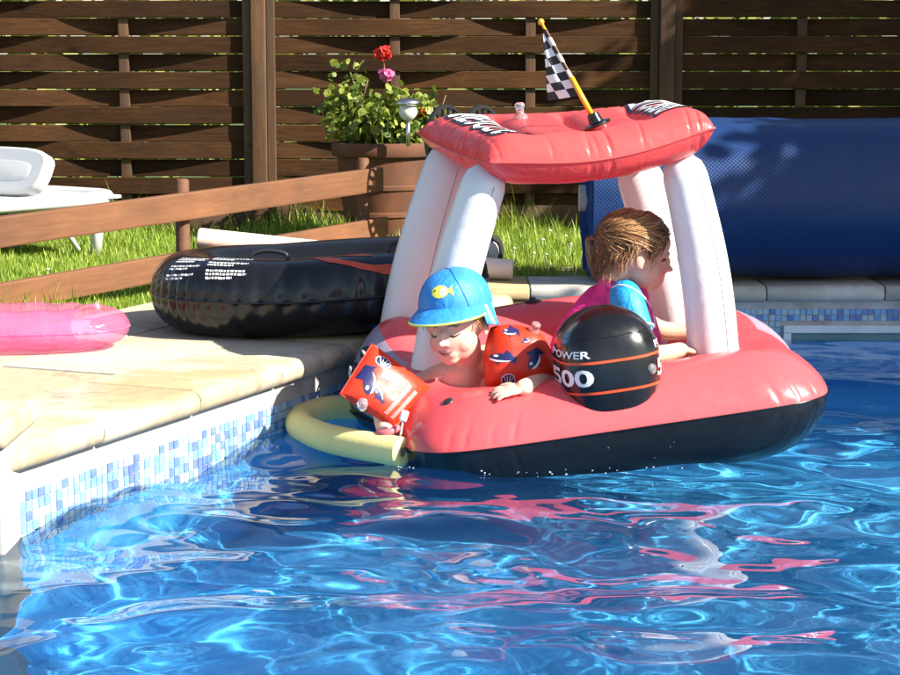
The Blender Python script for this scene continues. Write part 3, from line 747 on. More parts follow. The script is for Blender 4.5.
# ---------------------------------------------------------------- two garden trees right of the pool; they shade the cover roll and the fence
M_tleaf = mat_leaf('tree leaf', (0.05, 0.09, 0.014), (0.14, 0.20, 0.035), 0.3); M_bark = mat_wood('grey brown bark', (.06, .045, .03), (.10, .075, .05), (.15, .12, .085), axis=(9, 9, 2))
def garden_tree(x, y, cz, rad, label):
    t = thing('tree', label, 'tree', (x, y, -.03), group='trees right of the pool'); mb = MB(); tips = []
    trunk = spline([(x, y, -.1), (x + .04, y, cz * .35), (x - .02, y + .03, cz * .8), (x, y, cz + rad[2] * .4)], 14); mb.tube(trunk, list(np.linspace(.085, .02, 15)), 10)
    for k in range(16):
        b = trunk[5 + k % 9]; a = k * 2.4; e = Vector((x + math.cos(a) * rad[0] * .75, y + math.sin(a) * rad[1] * .75, cz + rad[2] * random.uniform(-.5, .7)))
        mb.tube(spline([b, (b + e) / 2 + Vector((0, 0, .06)), e], 6), list(np.linspace(.026, .007, 7)), 6); tips.append(e)
    mb.build('trunk', M_bark, t)
    d = rng.normal(size=(110, 3)); d /= np.linalg.norm(d, axis=1)[:, None]; cl = d * (rng.random(110) ** .4)[:, None] * np.array(rad) + np.array((x, y, cz))
    P_ = np.concatenate([c + rng.normal(size=(170, 3)) * np.array((.13, .13, .11)) for c in cl])
    tag(leaf_cloud('crown', P_, .075, M_tleaf, t, up=.3), kind='stuff')
garden_tree(4.25, 4.80, 1.78, (.75, .85, 1.0), 'leafy garden tree nearer the camera beyond the right pool edge')
garden_tree(4.30, 7.15, 2.25, (.85, .80, 1.25), 'taller leafy garden tree by the fence beyond the right pool edge')
# ---------------------------------------------------------------- pillow shapes, flat print, organic bodies
def refine(bm, L):
    for _ in range(12):
        e = [q for q in bm.edges if q.calc_length() > L]
        if not e: break
        bmesh.ops.subdivide_edges(bm, edges=e, cuts=1); bmesh.ops.triangulate(bm, faces=bm.faces)
def print_on(name, polys, fn, mat, parent, L=0.02, off=0.0012, flip=False):
    # polys: 2-D outlines, or a bmesh with flat faces; fn(u, v) -> (point, normal)
    if isinstance(polys, bmesh.types.BMesh): bm = polys
    else:
        bm = bmesh.new()
        for pl_ in polys: bm.faces.new([bm.verts.new((a, b, 0)) for a, b in pl_])
    bmesh.ops.triangulate(bm, faces=bm.faces); refine(bm, L)
    for v in bm.verts:
        p, n = fn(v.co.x, v.co.y); v.co = p + n * off
    m = bpy.data.meshes.new(name); bm.to_mesh(m); bm.free()
    m.polygons.foreach_set('use_smooth', [True] * len(m.polygons))
    return obj(name, m, None, mat, parent)
def text_bm(s, bold=0.0, shear=0.0):
    c = bpy.data.curves.new('lettering', 'FONT'); c.body = s; c.align_x = 'CENTER'; c.align_y = 'CENTER'; c.offset = bold; c.shear = shear; c.resolution_u = 3
    o = bpy.data.objects.new('lettering', c); COL.objects.link(o); bpy.context.view_layer.update()
    m = bpy.data.meshes.new_from_object(o.evaluated_get(bpy.context.evaluated_depsgraph_get()))
    bm = bmesh.new(); bm.from_mesh(m); bpy.data.objects.remove(o); bpy.data.meshes.remove(m)
    bmesh.ops.remove_doubles(bm, verts=bm.verts, dist=1e-4); return bm
def place_bm(bm, sx, sy, cx, cy, fit=None):
    xs = [v.co.x for v in bm.verts]; ys = [v.co.y for v in bm.verts]; w_, h_ = max(xs) - min(xs), max(ys) - min(ys)
    mx, my = (max(xs) + min(xs)) / 2, (max(ys) + min(ys)) / 2
    for v in bm.verts: v.co = Vector(((v.co.x - mx) / w_ * sx + cx, (v.co.y - my) / h_ * sy + cy, 0))
    return bm
def surf_fn(f, e=1e-3):
    def g(u, v):
        p = f(u, v); a = f(u + e, v) - f(u - e, v); b = f(u, v + e) - f(u, v - e); n = a.cross(b)
        return p, (n.normalized() if n.length > 1e-12 else Vector((0, 0, 1)))
    return g
def grid_surface(name, f, nu, nv, mat, parent, u0=0, u1=1, v0=0, v1=1, closed_u=False):
    v, q = [], []
    for i in range(nu + 1):
        for j in range(nv + 1): v.append(f(u0 + (u1 - u0) * i / nu, v0 + (v1 - v0) * j / nv))
    for i in range(nu):
        for j in range(nv): q.append((i * (nv + 1) + j, (i + 1) * (nv + 1) + j, (i + 1) * (nv + 1) + j + 1, i * (nv + 1) + j + 1))
    return obj(name, v, q, mat, parent)
def organic(name, mb, voxel, mat, parent, smooth=4, fac=0.5, post=None):
    m = bpy.data.meshes.new(name); m.from_pydata(mb.v, [], mb.f); m.update()
    bm = bmesh.new(); bm.from_mesh(m); bmesh.ops.remove_doubles(bm, verts=bm.verts, dist=1e-6); bmesh.ops.recalc_face_normals(bm, faces=bm.faces); bm.to_mesh(m); bm.free()
    o = bpy.data.objects.new(name, m); COL.objects.link(o)
    r = o.modifiers.new('r', 'REMESH'); r.mode = 'VOXEL'; r.voxel_size = voxel
    s = o.modifiers.new('s', 'SMOOTH'); s.iterations = smooth; s.factor = fac
    bpy.context.view_layer.update()
    me = bpy.data.meshes.new_from_object(o.evaluated_get(bpy.context.evaluated_depsgraph_get()))
    bpy.data.objects.remove(o); me.name = name
    me.polygons.foreach_set('use_smooth', [True] * len(me.polygons))
    if post: post(me)
    me.materials.clear(); return obj(name, me, None, mat, parent)
def limb(mb, pts, rads, n=14, steps=None):
    """closed tapered limb through joints"""
    k = (len(pts) - 1) * 6
    P = spline(pts, k); r = [float(np.interp(i / k * (len(pts) - 1), range(len(pts)), rads)) for i in range(k + 1)]
    return mb.tube(P, r, n, round_end=True)

# ---------------------------------------------------------------- red inflatable boat
def mat_vinyl_trans(name, col, rough, trans, wr=.25):
    m = mat_vinyl(name, col, rough, wr); t = m.node_tree; b = t.nodes['Principled BSDF']; out = t.nodes['Material Output']
    tr = t.nodes.new('ShaderNodeBsdfTranslucent'); tr.inputs[0].default_value = tuple(col) + (1,)
    mx = t.nodes.new('ShaderNodeMixShader'); mx.inputs[0].default_value = trans
    t.links.new(b.outputs[0], mx.inputs[1]); t.links.new(tr.outputs[0], mx.inputs[2]); t.links.new(mx.outputs[0], out.inputs['Surface']); return m
M_red = mat_vinyl_trans('red inflatable vinyl', (.80, .090, .098), .24, .10, .07)
M_canopy = mat_vinyl_trans('red canopy vinyl', (.80, .105, .10), .27, .30, .3)
M_blackv = mat_vinyl('black inflatable vinyl', (.006, .006, .007), .22, .12)
M_lilac = mat_vinyl('grey lilac side vinyl', (.30, .25, .32), .32)
M_whitev = mat_vinyl_trans('white pillar vinyl', (.80, .78, .78), .32, .12)
M_clear = mat_plain('clear valve plastic', (.85, .88, .90), .12, Transmission_Weight=.85)
M_print_w = mat_plain('white print', (.78, .78, .78), .4, .05); M_print_k = mat_plain('dark print', (.02, .022, .03), .4, .05)
M_orange = mat_plain('orange red stripe print', (.62, .07, .02), .35, .05)
BO = Vector((.412, 4.185, -.086)); YAW, ROLL = R(8.5), R(-6.6)
BM = Matrix.Translation(BO) @ Matrix.Rotation(YAW, 4, 'Z') @ Matrix.Rotation(ROLL, 4, 'Y')
boat = thing('inflatable_boat', 'red and black inflatable toy boat with white pillars and red canopy in the pool', 'inflatable boat', (BO.x, BO.y, WATER))
def B(x, y, z): return BM @ Vector((x, y, z))
def outline(phi):                # plan outline of the hull seam; phi 0 = right, pi/2 = bow, 3pi/2 = stern
    c, s = math.cos(phi), math.sin(phi); n = 2.5 if s > 0 else 6.5
    x = .508 * math.copysign(abs(c) ** (2 / n), c); y = .47 + (.66 if s > 0 else .47) * math.copysign(abs(s) ** (2 / n), s)
    x *= 1 + (.09 * math.exp(-((y - .62) / .22) ** 2) if x > 0 else .165 * math.exp(-((y - .72) / .24) ** 2))
    return Vector((x, y, 0))
def inner(phi):
    c, s = math.cos(phi), math.sin(phi); n = 3.2
    return Vector((.27 * math.copysign(abs(c) ** (2 / n), c), .58 + (.28 if s > 0 else .29) * math.copysign(abs(s) ** (2 / n), s), 0))
CREASE = (-.42, -.385, -.325, -.275, .345, .395, .44)
def corner_amt(phi): return max(math.exp(-((phi - R(221)) / .30) ** 2), math.exp(-((phi - R(319)) / .30) ** 2))
def hull_pt(phi, s, top):
    o, i = outline(phi), inner(phi); p = o.lerp(i, s)
    stern = max(0, -math.sin(phi)) ** 2
    if top:
        hgt = .098 + .012 * stern; prof = math.sin(math.pi * min(1, s * .5 / .42 if s < .42 else .5 + (s - .42) * .5 / .58)) ** .62
        if s > .42: prof = max(prof, 0)
        z = hgt * prof
    else:
        hgt = .155; z = -hgt * math.sin(math.pi * s) ** .55
    sh = min(1, max(0, (p.y - .30) / .80)); z += .075 * sh ** 1.3
    if top: z += .085 * math.exp(-((phi - R(163)) / .34) ** 2) * math.sin(math.pi * min(s, .62)) ** .5
    cr = math.exp(-s / .07) * (1 - math.exp(-s / .012))
    am = .05
    k = phi * 29 + 1.8 * math.sin(phi * 7)
    z += (-.010 if top else .008) * cr * am * (1 - abs(math.sin(k))) ** 3
    if p.y < .25:
        for i_, xc in enumerate(CREASE):
            w_ = math.exp(-((o.x - xc - .02 * s * (1 if xc < 0 else -1)) / (.0045 + .006 * s)) ** 2)
            z += (-.013 if top else .012) * w_ * math.exp(-s / (.05 if i_ % 2 else .035)) * (1 - math.exp(-s / .010))
    p = p + Vector((0, 0, z)); return p
_ph = np.linspace(0, 2 * math.pi, 20001); _o = np.array([outline(a)[:2] for a in _ph]); _s = np.concatenate([[0], np.cumsum(np.hypot(*np.diff(_o, axis=0).T))]); _s /= _s[-1]
def PHI(u): return float(np.interp(u % 1.0, _s, _ph))            # even steps along the outline
def UOF(phi): return float(np.interp(phi, _ph, _s))
def hull_top(u, v):
    p = hull_pt(PHI(u), v, True)
    # broad lobes on the stern, a soft dip between them
    st = max(0, 1 - p.y / .34); w_ = math.sin(math.pi * v) ** 2
    p.z += w_ * st * (.012 * math.exp(-((p.x + .36) / .09) ** 2) + .016 * math.exp(-((p.x - .25) / .17) ** 2) - .010 * math.exp(-((p.x + .22) / .05) ** 2))
    return BM @ p
NU = 620
vs = [0, .004, .012, .022, .035, .05, .07, .09, .12, .16, .2, .26, .32, .38, .44, .5, .56, .62, .68, .74, .8, .86, .92, .96, 1]
def ringed(name, f, ss, mat, parent):
    v, q = [], []
    for i in range(NU):
        for s in ss: v.append(f(i / NU, s))
    m = len(ss)
    for i in range(NU):
        for j in range(m - 1): q.append((i * m + j, ((i + 1) % NU) * m + j, ((i + 1) % NU) * m + j + 1, i * m + j + 1))
    return obj(name, v, q, mat, parent)
def in_lilac(phi): return R(-28) < ((phi + math.pi) % (2 * math.pi) - math.pi) < R(28) or R(150) < phi < R(200)
ht = ringed('hull_top', hull_top, vs, M_red, boat)
ht.data.materials.append(M_lilac)
for p_ in ht.data.polygons:                                          # grey lilac flanks amidships
    i, j = divmod(p_.vertices[0], len(vs)); ph = PHI(i / NU)
    if in_lilac(ph) and outline(ph).y > .40 and vs[j] < .30: p_.material_index = 1
hb = ringed('hull_bottom', lambda u, v: BM @ hull_pt(PHI(u), v, False), vs, M_blackv, boat)
# welded seam flange between top and bottom
v, q = [], []
for i in range(NU):
    ph = PHI(i / NU); o_ = outline(ph); d_ = (o_ - Vector((0, .5, 0))).normalized()
    for (a, z) in ((-.002, .0016), (.0035, .0010), (.0035, -.0010), (-.002, -.0016)): v.append(B(*(o_ + d_ * a + Vector((0, 0, z)))))
for i in range(NU):
    for j in range(4): q.append((i * 4 + j, ((i + 1) % NU) * 4 + j, ((i + 1) % NU) * 4 + (j + 1) % 4, i * 4 + (j + 1) % 4))
obj('seam', v, q, M_blackv, boat)
# cockpit lining
v, q = [], []
for i in range(60):
    ph = i / 60 * 2 * math.pi; p_ = inner(ph)
    zs = hull_pt(ph, 1, True).z; v += [B(p_.x, p_.y, zs), B(p_.x * 1.02, p_.y, -.06), B(p_.x * .98, p_.y, -.105)]
for i in range(60):
    for j in range(2): q.append((i * 3 + j, ((i + 1) % 60) * 3 + j, ((i + 1) % 60) * 3 + j + 1, i * 3 + j + 1))
q.append(tuple(i * 3 + 2 for i in range(60)))
obj('cockpit_floor', v, q, M_blackv, boat)
fn_top = surf_fn(lambda u, v: hull_top(u, v))
def top_at(x, y):                # hull surface above a local x,y
    best = None
    for i in range(180):
        for s in (.06, .1, .15, .2, .26, .32, .38, .44, .5, .6, .7, .8, .9):
            p = hull_pt(PHI(i / 180), s, True); d = (p.x - x) ** 2 + (p.y - y) ** 2
            if best is None or d < best[0]: best = (d, i / 180, s)
    return best[1], best[2]
def patch(name, x, y, prof, mat, n=20):
    u, s = top_at(x, y); p, nn = fn_top(u, s)
    if nn.z < 0: nn = -nn
    M = nn.to_track_quat('Z', 'Y').to_matrix()
    return MB().lathe(prof, n, p - nn * .001, M).build(name, mat, boat)
patch('valve', -.40, .13, [(0, .004), (.006, .004), (.012, .003), (.013, 0)], M_print_k)
patch('valve', -.02, 1.02, [(0, .012), (.008, .012), (.010, .006), (.022, .004), (.024, 0)], M_print_k)
# grab rope in grommets along both flanks
M_rope = mat_plain('white rope', (.72, .70, .68), .7)
for sgn in (-1,):
    eyes = []
    for yy in ((.42, .66, .92) if sgn < 0 else (.40, .64, .90)):
        ph = min((i / 720 * 2 * math.pi for i in range(720) if math.cos(i / 720 * 2 * math.pi) * sgn > 0), key=lambda a: abs(outline(a).y - yy))
        p, n = fn_top(UOF(ph), .075)
        n = n if n.z > -.2 else -n; n = (n if n.dot(BM.to_3x3() @ Vector((sgn, 0, 0))) > -.1 else -n)
        MB().lathe([(.004, .014), (.008, .013), (.010, .007), (.016, .003), (.017, 0)], 16, p, n.to_track_quat('Z', 'Y').to_matrix()).build('grommet', M_print_k, boat)
        eyes.append((p + n * .012, n))
    pts = []
    for (p, n), (p2, n2) in zip(eyes, eyes[1:]): pts += [p, (p + p2) / 2 + (n + n2) * .012 + Vector((0, 0, -.03))]
    pts.append(eyes[-1][0])
    MB().tube(spline(pts, 40), .0035, 8).build('grab_rope', M_rope, boat)
u_, s_ = top_at(.475, .3); p_, n_ = fn_top(u_, s_)
q_ = PY(790, 358, 4.5); MB().tube([q_ + Vector((.007 * math.cos(a), 0, .014 * math.sin(a) - .004)) for a in np.linspace(-.5, math.pi + .5, 14)], .0032, 8).build('rope_loop', M_rope, boat)

# white pillars
def pillar(base_px, top_px, Yb, Yt, r, bow=.012):
    b = PY(*base_px, Yb); t_ = PY(*top_px, Yt); P = []
    ax = (t_ - b); n = 26
    out = Vector((1 if (b.x + t_.x) / 2 > .3 else -1, 0, 0))
    for i in range(n + 1):
        u = i / n; P.append(b + ax * u + out * bow * math.sin(math.pi * u))
    rad = [r * (.93 + .08 * math.sin(math.pi * min(1, .1 + i / n * .9)) + .12 * (1 - i / n) ** 2) for i in range(n + 1)]
    o = MB().tube(P, rad, 28, round_end=True).build('pillar', M_whitev, boat)
    # the weld line down the outside
    for ang in (R(-62), R(118)):
        L_ = [p + Vector((math.cos(ang), math.sin(ang), 0)) * (rr + .0006) for p, rr in zip(P, rad)]
        MB().tube(L_, .0011, 5).build('weld_line', mat_seam, o)
mat_seam = mat_plain('grey weld line', (.35, .34, .35), .5)
pillar((434, 382), (483, 186), 4.55, 4.50, .058)
pillar((402, 356), (447, 168), 4.92, 4.92, .066)
pillar((714, 362), (685, 176), 4.56, 4.56, .0575)
pillar((684, 362), (640, 178), 4.98, 4.98, .064)

# canopy: an air-mattress pillow on four corners
NL, NRr, FL, FR = PY(489, 163, 4.40), PY(715, 128, 4.48), PY(417, 133, 5.00), PY(684, 120, 5.06)
CN = ((NRr - NL).cross(FL - NL)).normalized()
def canopy(u, v, sgn=1):
    p = NL * (1 - u) * (1 - v) + NRr * u * (1 - v) + FL * (1 - u) * v + FR * u * v
    eu, ev = min(u, 1 - u), min(v, 1 - v)
    # seam droops between the corners
    p = p + (NL - FL).normalized() * (.018 * math.sin(math.pi * u) * (1 - v)) - CN * (.030 * math.sin(math.pi * u) ** 1.2 * (1 - v) + .018 * math.sin(math.pi * u) * v + .010 * math.sin(math.pi * v) * (1 - u))
    edge = (min(1, eu / .16) * min(1, ev / .16)); e = (1 - (1 - min(1, eu / .15)) ** 2) ** .5 * (1 - (1 - min(1, ev / .15)) ** 2) ** .5
    mid = max(0.0, min(1.0, (ev - .10) / .10))
    g = abs(math.sin(4 * math.pi * (u + .015 * math.sin(5 * v))))
    lob = 1 - (.42 * mid) * (1 - g) ** 2.2
    if sgn > 0: h = .066 * e * lob
    else: h = -.058 * e * (1 - .25 * (1 - g) ** 2 * mid)
    for (wc, ws, ex, od) in ((u, 1, ev, 1.7), (v, 2, eu, 4.2)):
        k = noise.noise(Vector((wc * 13, od * 7.3 + (0 if (v < .5 if ws == 1 else u < .5) else 31) + ex * 1.2, 0.3)))
        sp = max(0, 1 - abs(k) * 7) ** 1.5 * (.4 + .6 * abs(math.sin(wc * 17 + od)))
        h += (-sgn) * .017 * sp * math.exp(-ex / .07) * (1 - math.exp(-ex / .012)) * (1 if ex < .25 else 0)
    return p + CN * h
top = grid_surface('canopy', lambda u, v: canopy(u, v, 1), 150, 110, M_canopy, boat)
bot = grid_surface('canopy_underside', lambda u, v: canopy(u, v, -1), 90, 70, M_canopy, top)
ring = [canopy(t_, 0) for t_ in np.linspace(0, 1, 60)] + [canopy(1, t_) for t_ in np.linspace(0, 1, 60)] + [canopy(1 - t_, 1) for t_ in np.linspace(0, 1, 60)] + [canopy(0, 1 - t_) for t_ in np.linspace(0, 1, 60)]
MB().tube(ring, .0022, 6).build('canopy_seam', M_canopy, top)
cfn = surf_fn(lambda u, v: canopy(min(max(u, 0), 1), min(max(v, 0), 1), 1))
def cf(u, v): p, n = cfn(u, v); return p, (n if n.dot(CN) > 0 else -n)
# lettering along both long sides: (a along text, b across)
for side in (-1, 1):
    def fn(a, b, side=side):
        return cf(.150 + b, .50 - a) if side < 0 else cf(.860 - b, .52 + a)
    for bold, mat_, off, nm in ((.075, M_print_k, .0016, 'lettering_outline'), (.015, M_print_w, .0032, 'lettering')):
        bm = text_bm('RESCUE', bold, .15); xs = [v_.co.x for v_ in bm.verts]
        kx = .80 / 3.9; 
        for v_ in bm.verts: v_.co = Vector((v_.co.x * kx, v_.co.y * .20, 0))
        print_on(nm, bm, fn, mat_, top, .012, off)
p_, n_ = cf(.335, .72)
MB().lathe([(.020, 0), (.017, .008), (.010, .013), (.0095, .026), (.013, .029), (.013, .036), (.008, .040), (0, .040)], 16, p_, n_.to_track_quat('Z', 'Y').to_matrix()).build('air_valve', M_clear, top)

# motor
MW, MD, MH = .117, .115, .272
mo_c = Vector((-.022, .120, -.004))
def motor_pt(u, v):              # u angle (0..1, 0 = right, .75 = stern), v height 0..1
    a = 2 * math.pi * u; c, s = math.cos(a), math.sin(a); n = 2.9
    if v < .52: k = .80 + .20 * math.sin(math.pi / 2 * v / .52)
    else: k = max(0, 1 - ((v - .52) / .48) ** 2.5) ** .5
    if v < .06: k *= .90 + .10 * (v / .06) ** .5
    z = MH * (v if v < .52 else .52 + .48 * ((v - .52) / .48))
    k *= 1 - .022 * math.exp(-((v - .79) / .012) ** 2) * (.6 + .4 * math.sin(a * 31))
    bul = 1 + .012 * math.cos(3 * a) - .010 * sum(math.exp(-((math.cos(a - q_)-1) / .004) ** 2) for q_ in (.9, 2.4, 3.9, 5.4))
    return BM @ (mo_c + Vector((MW * k * bul * math.copysign(abs(c) ** (2 / n), c), MD * k * bul * math.copysign(abs(s) ** (2 / n), s), z)))
mv = list(np.linspace(0, .52, 16)) + list(.52 + .48 * np.sin(np.linspace(.06, math.pi / 2, 22)) ** 1.0)
v, q = [], []; nn_ = 64
for vv in mv:
    for i in range(nn_): v.append(motor_pt(i / nn_, vv))
for j in range(len(mv) - 1):
    for i in range(nn_): q.append((j * nn_ + i, j * nn_ + (i + 1) % nn_, (j + 1) * nn_ + (i + 1) % nn_, (j + 1) * nn_ + i))
q.append(tuple(range(nn_ - 1, -1, -1)))
motor = obj('motor', v, q, M_blackv, boat)
mfn0 = surf_fn(motor_pt)
def mfn(u, v_):
    p, n = mfn0(u, v_); c = BM @ (mo_c + Vector((0, 0, MH * .45))); return p, (n if n.dot(p - c) > 0 else -n)
def band(v0, dv, mat_, nm):
    vv, qq = [], []
    for i in range(72):
        for d in (0, dv):
            p, n = mfn(i / 72, v0 + d); vv.append(p + n * .0012)
    for i in range(72): qq.append((2 * i, 2 * ((i + 1) % 72), 2 * ((i + 1) % 72) + 1, 2 * i + 1))
    return obj(nm, vv, qq, mat_, motor)
band(.330, .022, M_orange, 'stripe'); band(.585, .021, M_orange, 'stripe')
vv = [mfn(i / 90, .79 + .005 * math.sin(i))[0] + mfn(i / 90, .79)[1] * .0008 for i in range(91)]
MB().tube(vv, .0014, 6).build('seam', M_blackv, motor)
for (cu, su) in ((.582, 1), (.005, 1)):
    for txt, sx, sy, cy, bold in (('POWER', .22, .060, .665, .02), ('500', .23, .145, .472, .025)):
        bm = place_bm(text_bm(txt, bold), sx, sy, 0, 0)
        print_on('lettering', bm, (lambda a, b, cu=cu, cy=cy: mfn(cu + a, cy + b)), M_print_w, motor, .02, .0016)
p_, n_ = mfn(.855, .47); MB().lathe([(0, .006), (.006, .007), (.011, .005), (.013, 0)], 18, p_, n_.to_track_quat('Z', 'Y').to_matrix()).build('air_valve', M_clear, motor)
# tow-flag on the canopy
def flag():
    p, n = cf(.545, .30); up = (PY(541, 22, 4.66) - p); L_ = up.length; d = up.normalized()
    t = thing('racing_flag', 'small black and white checkered flag on a yellow pole on the canopy', 'flag', p)
    MB().lathe([(0, -.004), (.034, -.004), (.034, .002), (.018, .007), (.014, .028), (.011, .03), (0, .03)], 24, p, (n * .6 + d * .4).normalized().to_track_quat('Z', 'Y').to_matrix()).build('suction_base', M_blackv, t, angle=45)
    yel = mat_plain('yellow plastic', (.80, .36, .02), .35, .05)
    pole = MB().tube([p + d * .02, p + d * L_ * .46], .0068, 12).tube([p + d * L_ * .44, p + d * (L_ - .004)], .0036, 10).build('pole', yel, t)
    MB().sphere(p + d * L_, .008, 8).build('tip', yel, pole)
    a = NT('checkered flag cloth'); c_ = a.coord('UV'); ck = a.n('TexChecker', Scale=1.0); mp = a.n('Mapping'); mp.inputs['Scale'].default_value = (8, 4, 1); a.l(c_, mp.inputs[0]); a.l(mp.outputs[0], ck.inputs[0])
    ck.inputs['Color1'].default_value = (.78, .76, .74, 1); ck.inputs['Color2'].default_value = (.02, .02, .025, 1); a.set(Base_Color=ck.outputs[0], Roughness=.75)
    s0, s1 = L_ * .93, L_ * .29
    v, q, uv = [], [], []; nu, nv = 30, 18
    fa, fb = PY(543, 34, 4.655), PY(548, 101, 4.655)
    for i in range(nu + 1):
        a_ = i / nu; root = p + d * (s0 + (s1 - s0) * a_); free = fa.lerp(fb, a_)
        for j in range(nv + 1):
            b = j / nv
            if b < .22:                              # sleeve round the pole
                th = b / .22 * 2 * math.pi; sx = Vector((1, 0, 0)); v.append(root + (sx * math.cos(th) + Vector((0, 1, 0)) * math.sin(th)) * .0055)
            else:
                t_ = (b - .22) / .78; v.append(root.lerp(free, t_) + Vector((.0055 * (1 - t_), .012 * math.sin(t_ * 5 + a_ * 2.5) * (.15 + a_) * t_, 0)))
            uv.append((a_, b * (.30 + .70 * a_)))
    for i in range(nu):
        for j in range(nv): q.append((i * (nv + 1) + j, (i + 1) * (nv + 1) + j, (i + 1) * (nv + 1) + j + 1, i * (nv + 1) + j + 1))
    o = obj('cloth', v, q, a.m, t); ul = o.data.uv_layers.new(name='UVMap'); li = np.array([l.vertex_index for l in o.data.loops]); ul.data.foreach_set('uv', np.array(uv)[li].astype(np.float32).ravel())
flag()

# ---------------------------------------------------------------- black inflatable, noodles, pink ring, filter block
def black_ring():
    c = Vector((-.362, 5.27, 0)); hx, hy, r = .468, .34, .106
    t = thing('inflatable_ring', 'big black inflatable ring with red flashes lying on the deck', 'inflatable ring', c)
    yaw = R(9)
    def pt(u, v):                # u along the ring, v round the tube (0 outer seam, .25 top)
        a = 2 * math.pi * u; ca, sa = math.cos(a), math.sin(a); n = 2.5
        R_ = Vector(((hx - r) * math.copysign(abs(ca) ** (2 / n), ca), (hy - r) * math.copysign(abs(sa) ** (2 / n), sa), 0))
        dr = Vector((ca / hx, sa / hy, 0)).normalized()
        b = 2 * math.pi * v; cr, sr = math.cos(b), math.sin(b)
        near = min(v % 1, 1 - v % 1)
        k = a * 26 + math.sin(a * 5)
        pin = .022 * math.exp(-abs(near) / .05) * (1 - math.exp(-near / .006)) * (1 - abs(math.sin(k))) ** 2
        rr = r - pin
        cr2 = math.copysign(abs(cr) ** .92, cr); sr2 = math.copysign(abs(sr) ** .9, sr)
        p = R_ + dr * rr * cr2 + Vector((0, 0, r * .98 + rr * .98 * sr2))
        p.z += .06 * max(0, p.x + .1)                     # right end rides up a little
        return c + Matrix.Rotation(yaw, 3, 'Z') @ p
    v, q = [], []; nu, nv = 260, 48
    vl = sorted(set([i / nv for i in range(nv)] + [.004, .01, .016, .99, .984, .996]))
    for i in range(nu):
        for b in vl: v.append(pt(i / nu, b))
    m = len(vl)
    for i in range(nu):
        for j in range(m): q.append((i * m + j, ((i + 1) % nu) * m + j, ((i + 1) % nu) * m + (j + 1) % m, i * m + (j + 1) % m))
    tube = obj('tube', v, q, M_blackv, t)
    f0 = surf_fn(pt)
    def fn(u, b):
        p, n = f0(u, b); cc = c + Vector((0, 0, .12)); return p, (n if n.z > 0 else -n)
    v = [pt(i / 200, 0) + (pt(i / 200, 0) - pt(i / 200, .5)).normalized() * .001 for i in range(201)]
    MB().tube(v, .0026, 6).build('seam', M_blackv, tube)
    MB().lathe([(0, .09), (.30, .088), (.33, .1)], 40, c).build('floor_sheet', M_blackv, t)
    cand = [(i / 400, b) for i in range(180, 400) for b in np.linspace(.02, .42, 60)]
    cpx = np.array([proj(pt(*w_))[:2] for w_ in cand]); nrm_ = np.array([fn(*w_)[1].dot(CAM - pt(*w_)) for w_ in cand])
    def inv(px, py):
        d = (cpx[:, 0] - px) ** 2 + (cpx[:, 1] - py) ** 2 + np.where(nrm_ < 0, 1e6, 0); return cand[int(d.argmin())]
    rr = random.Random(3)                               # printed lines of small text near the left end
    for corners, rows in ((((183, 258), (211, 259), (195, 281), (166, 282)), 9), (((219, 255), (258, 256), (247, 280), (205, 281)), 10)):
        q4 = [Vector(inv(*w_)) for w_ in corners]; bil = lambda a, b: (q4[0] * (1 - a) + q4[1] * a) * (1 - b) + (q4[3] * (1 - a) + q4[2] * a) * b
        polys = []
        for k in range(rows):
            if k in (3, 6): continue
            x = 0; end = 1 - rr.random() * .12 - (.3 if k in (2, 5, rows - 1) else 0)
            while x < end:
                wl_ = rr.uniform(.03, .10); x2 = min(x + wl_, end); y0_, y1_ = k / rows, (k + .55) / rows
                polys.append([tuple(bil(x, y0_)), tuple(bil(x2, y0_)), tuple(bil(x2, y1_)), tuple(bil(x, y1_))]); x += wl_ + .025
        tag(print_on('small_print', polys, fn, M_print_w, tube, .03, .0010), kind='stuff')
    for pl_ in ([(291, 250), (318, 256), (345, 261), (372, 265), (410, 263), (410, 277), (388, 274), (360, 269), (330, 263), (308, 257)],
                [(322, 252), (345, 252.5), (362, 253.5), (373, 257), (350, 256.5), (335, 254.5)], [(305, 248.5), (345, 249), (382, 247.5), (384, 249.5), (345, 251)]):
        print_on('red_flash', [[inv(*w_) for w_ in pl_]], fn, M_orange, tube, .008, .0012)
    for (px, py) in ((270, 247), (402, 239)):
        best = min(((i / 120, b) for i in range(120) for b in (.22, .25, .28, .31)), key=lambda w_: (lambda s: (s.x - px) ** 2 + (s.y - py) ** 2 - (0 if s.z < 5.25 else 0))(proj(pt(*w_))) + (0 if math.sin(2 * math.pi * w_[0]) < 0 else 400))
        p, n = fn(*best); al = (pt(best[0] + .01, best[1]) - pt(best[0] - .01, best[1])).normalized()
        P_ = spline([p - al * .05, p - al * .042 + n * .016, p + n * .024, p + al * .042 + n * .016, p + al * .05], 20)
        MB().tube(P_, .006, 8).build('handle', M_blackp, t)
black_ring()
def foam(name, col, rough=.8):
    a = NT(name); n = a.noise(a.coord(), 90, 3, .7); n2 = a.noise(a.coord(), 5, 3)
    a.set(Base_Color=a.ramp(n2, [(.3, [q_ * .88 for q_ in col]), (.7, col)]), Roughness=rough, Subsurface_Weight=.15, Subsurface_Radius=(.01, .008, .005)); a.bump(n, .35, .002); return a.m
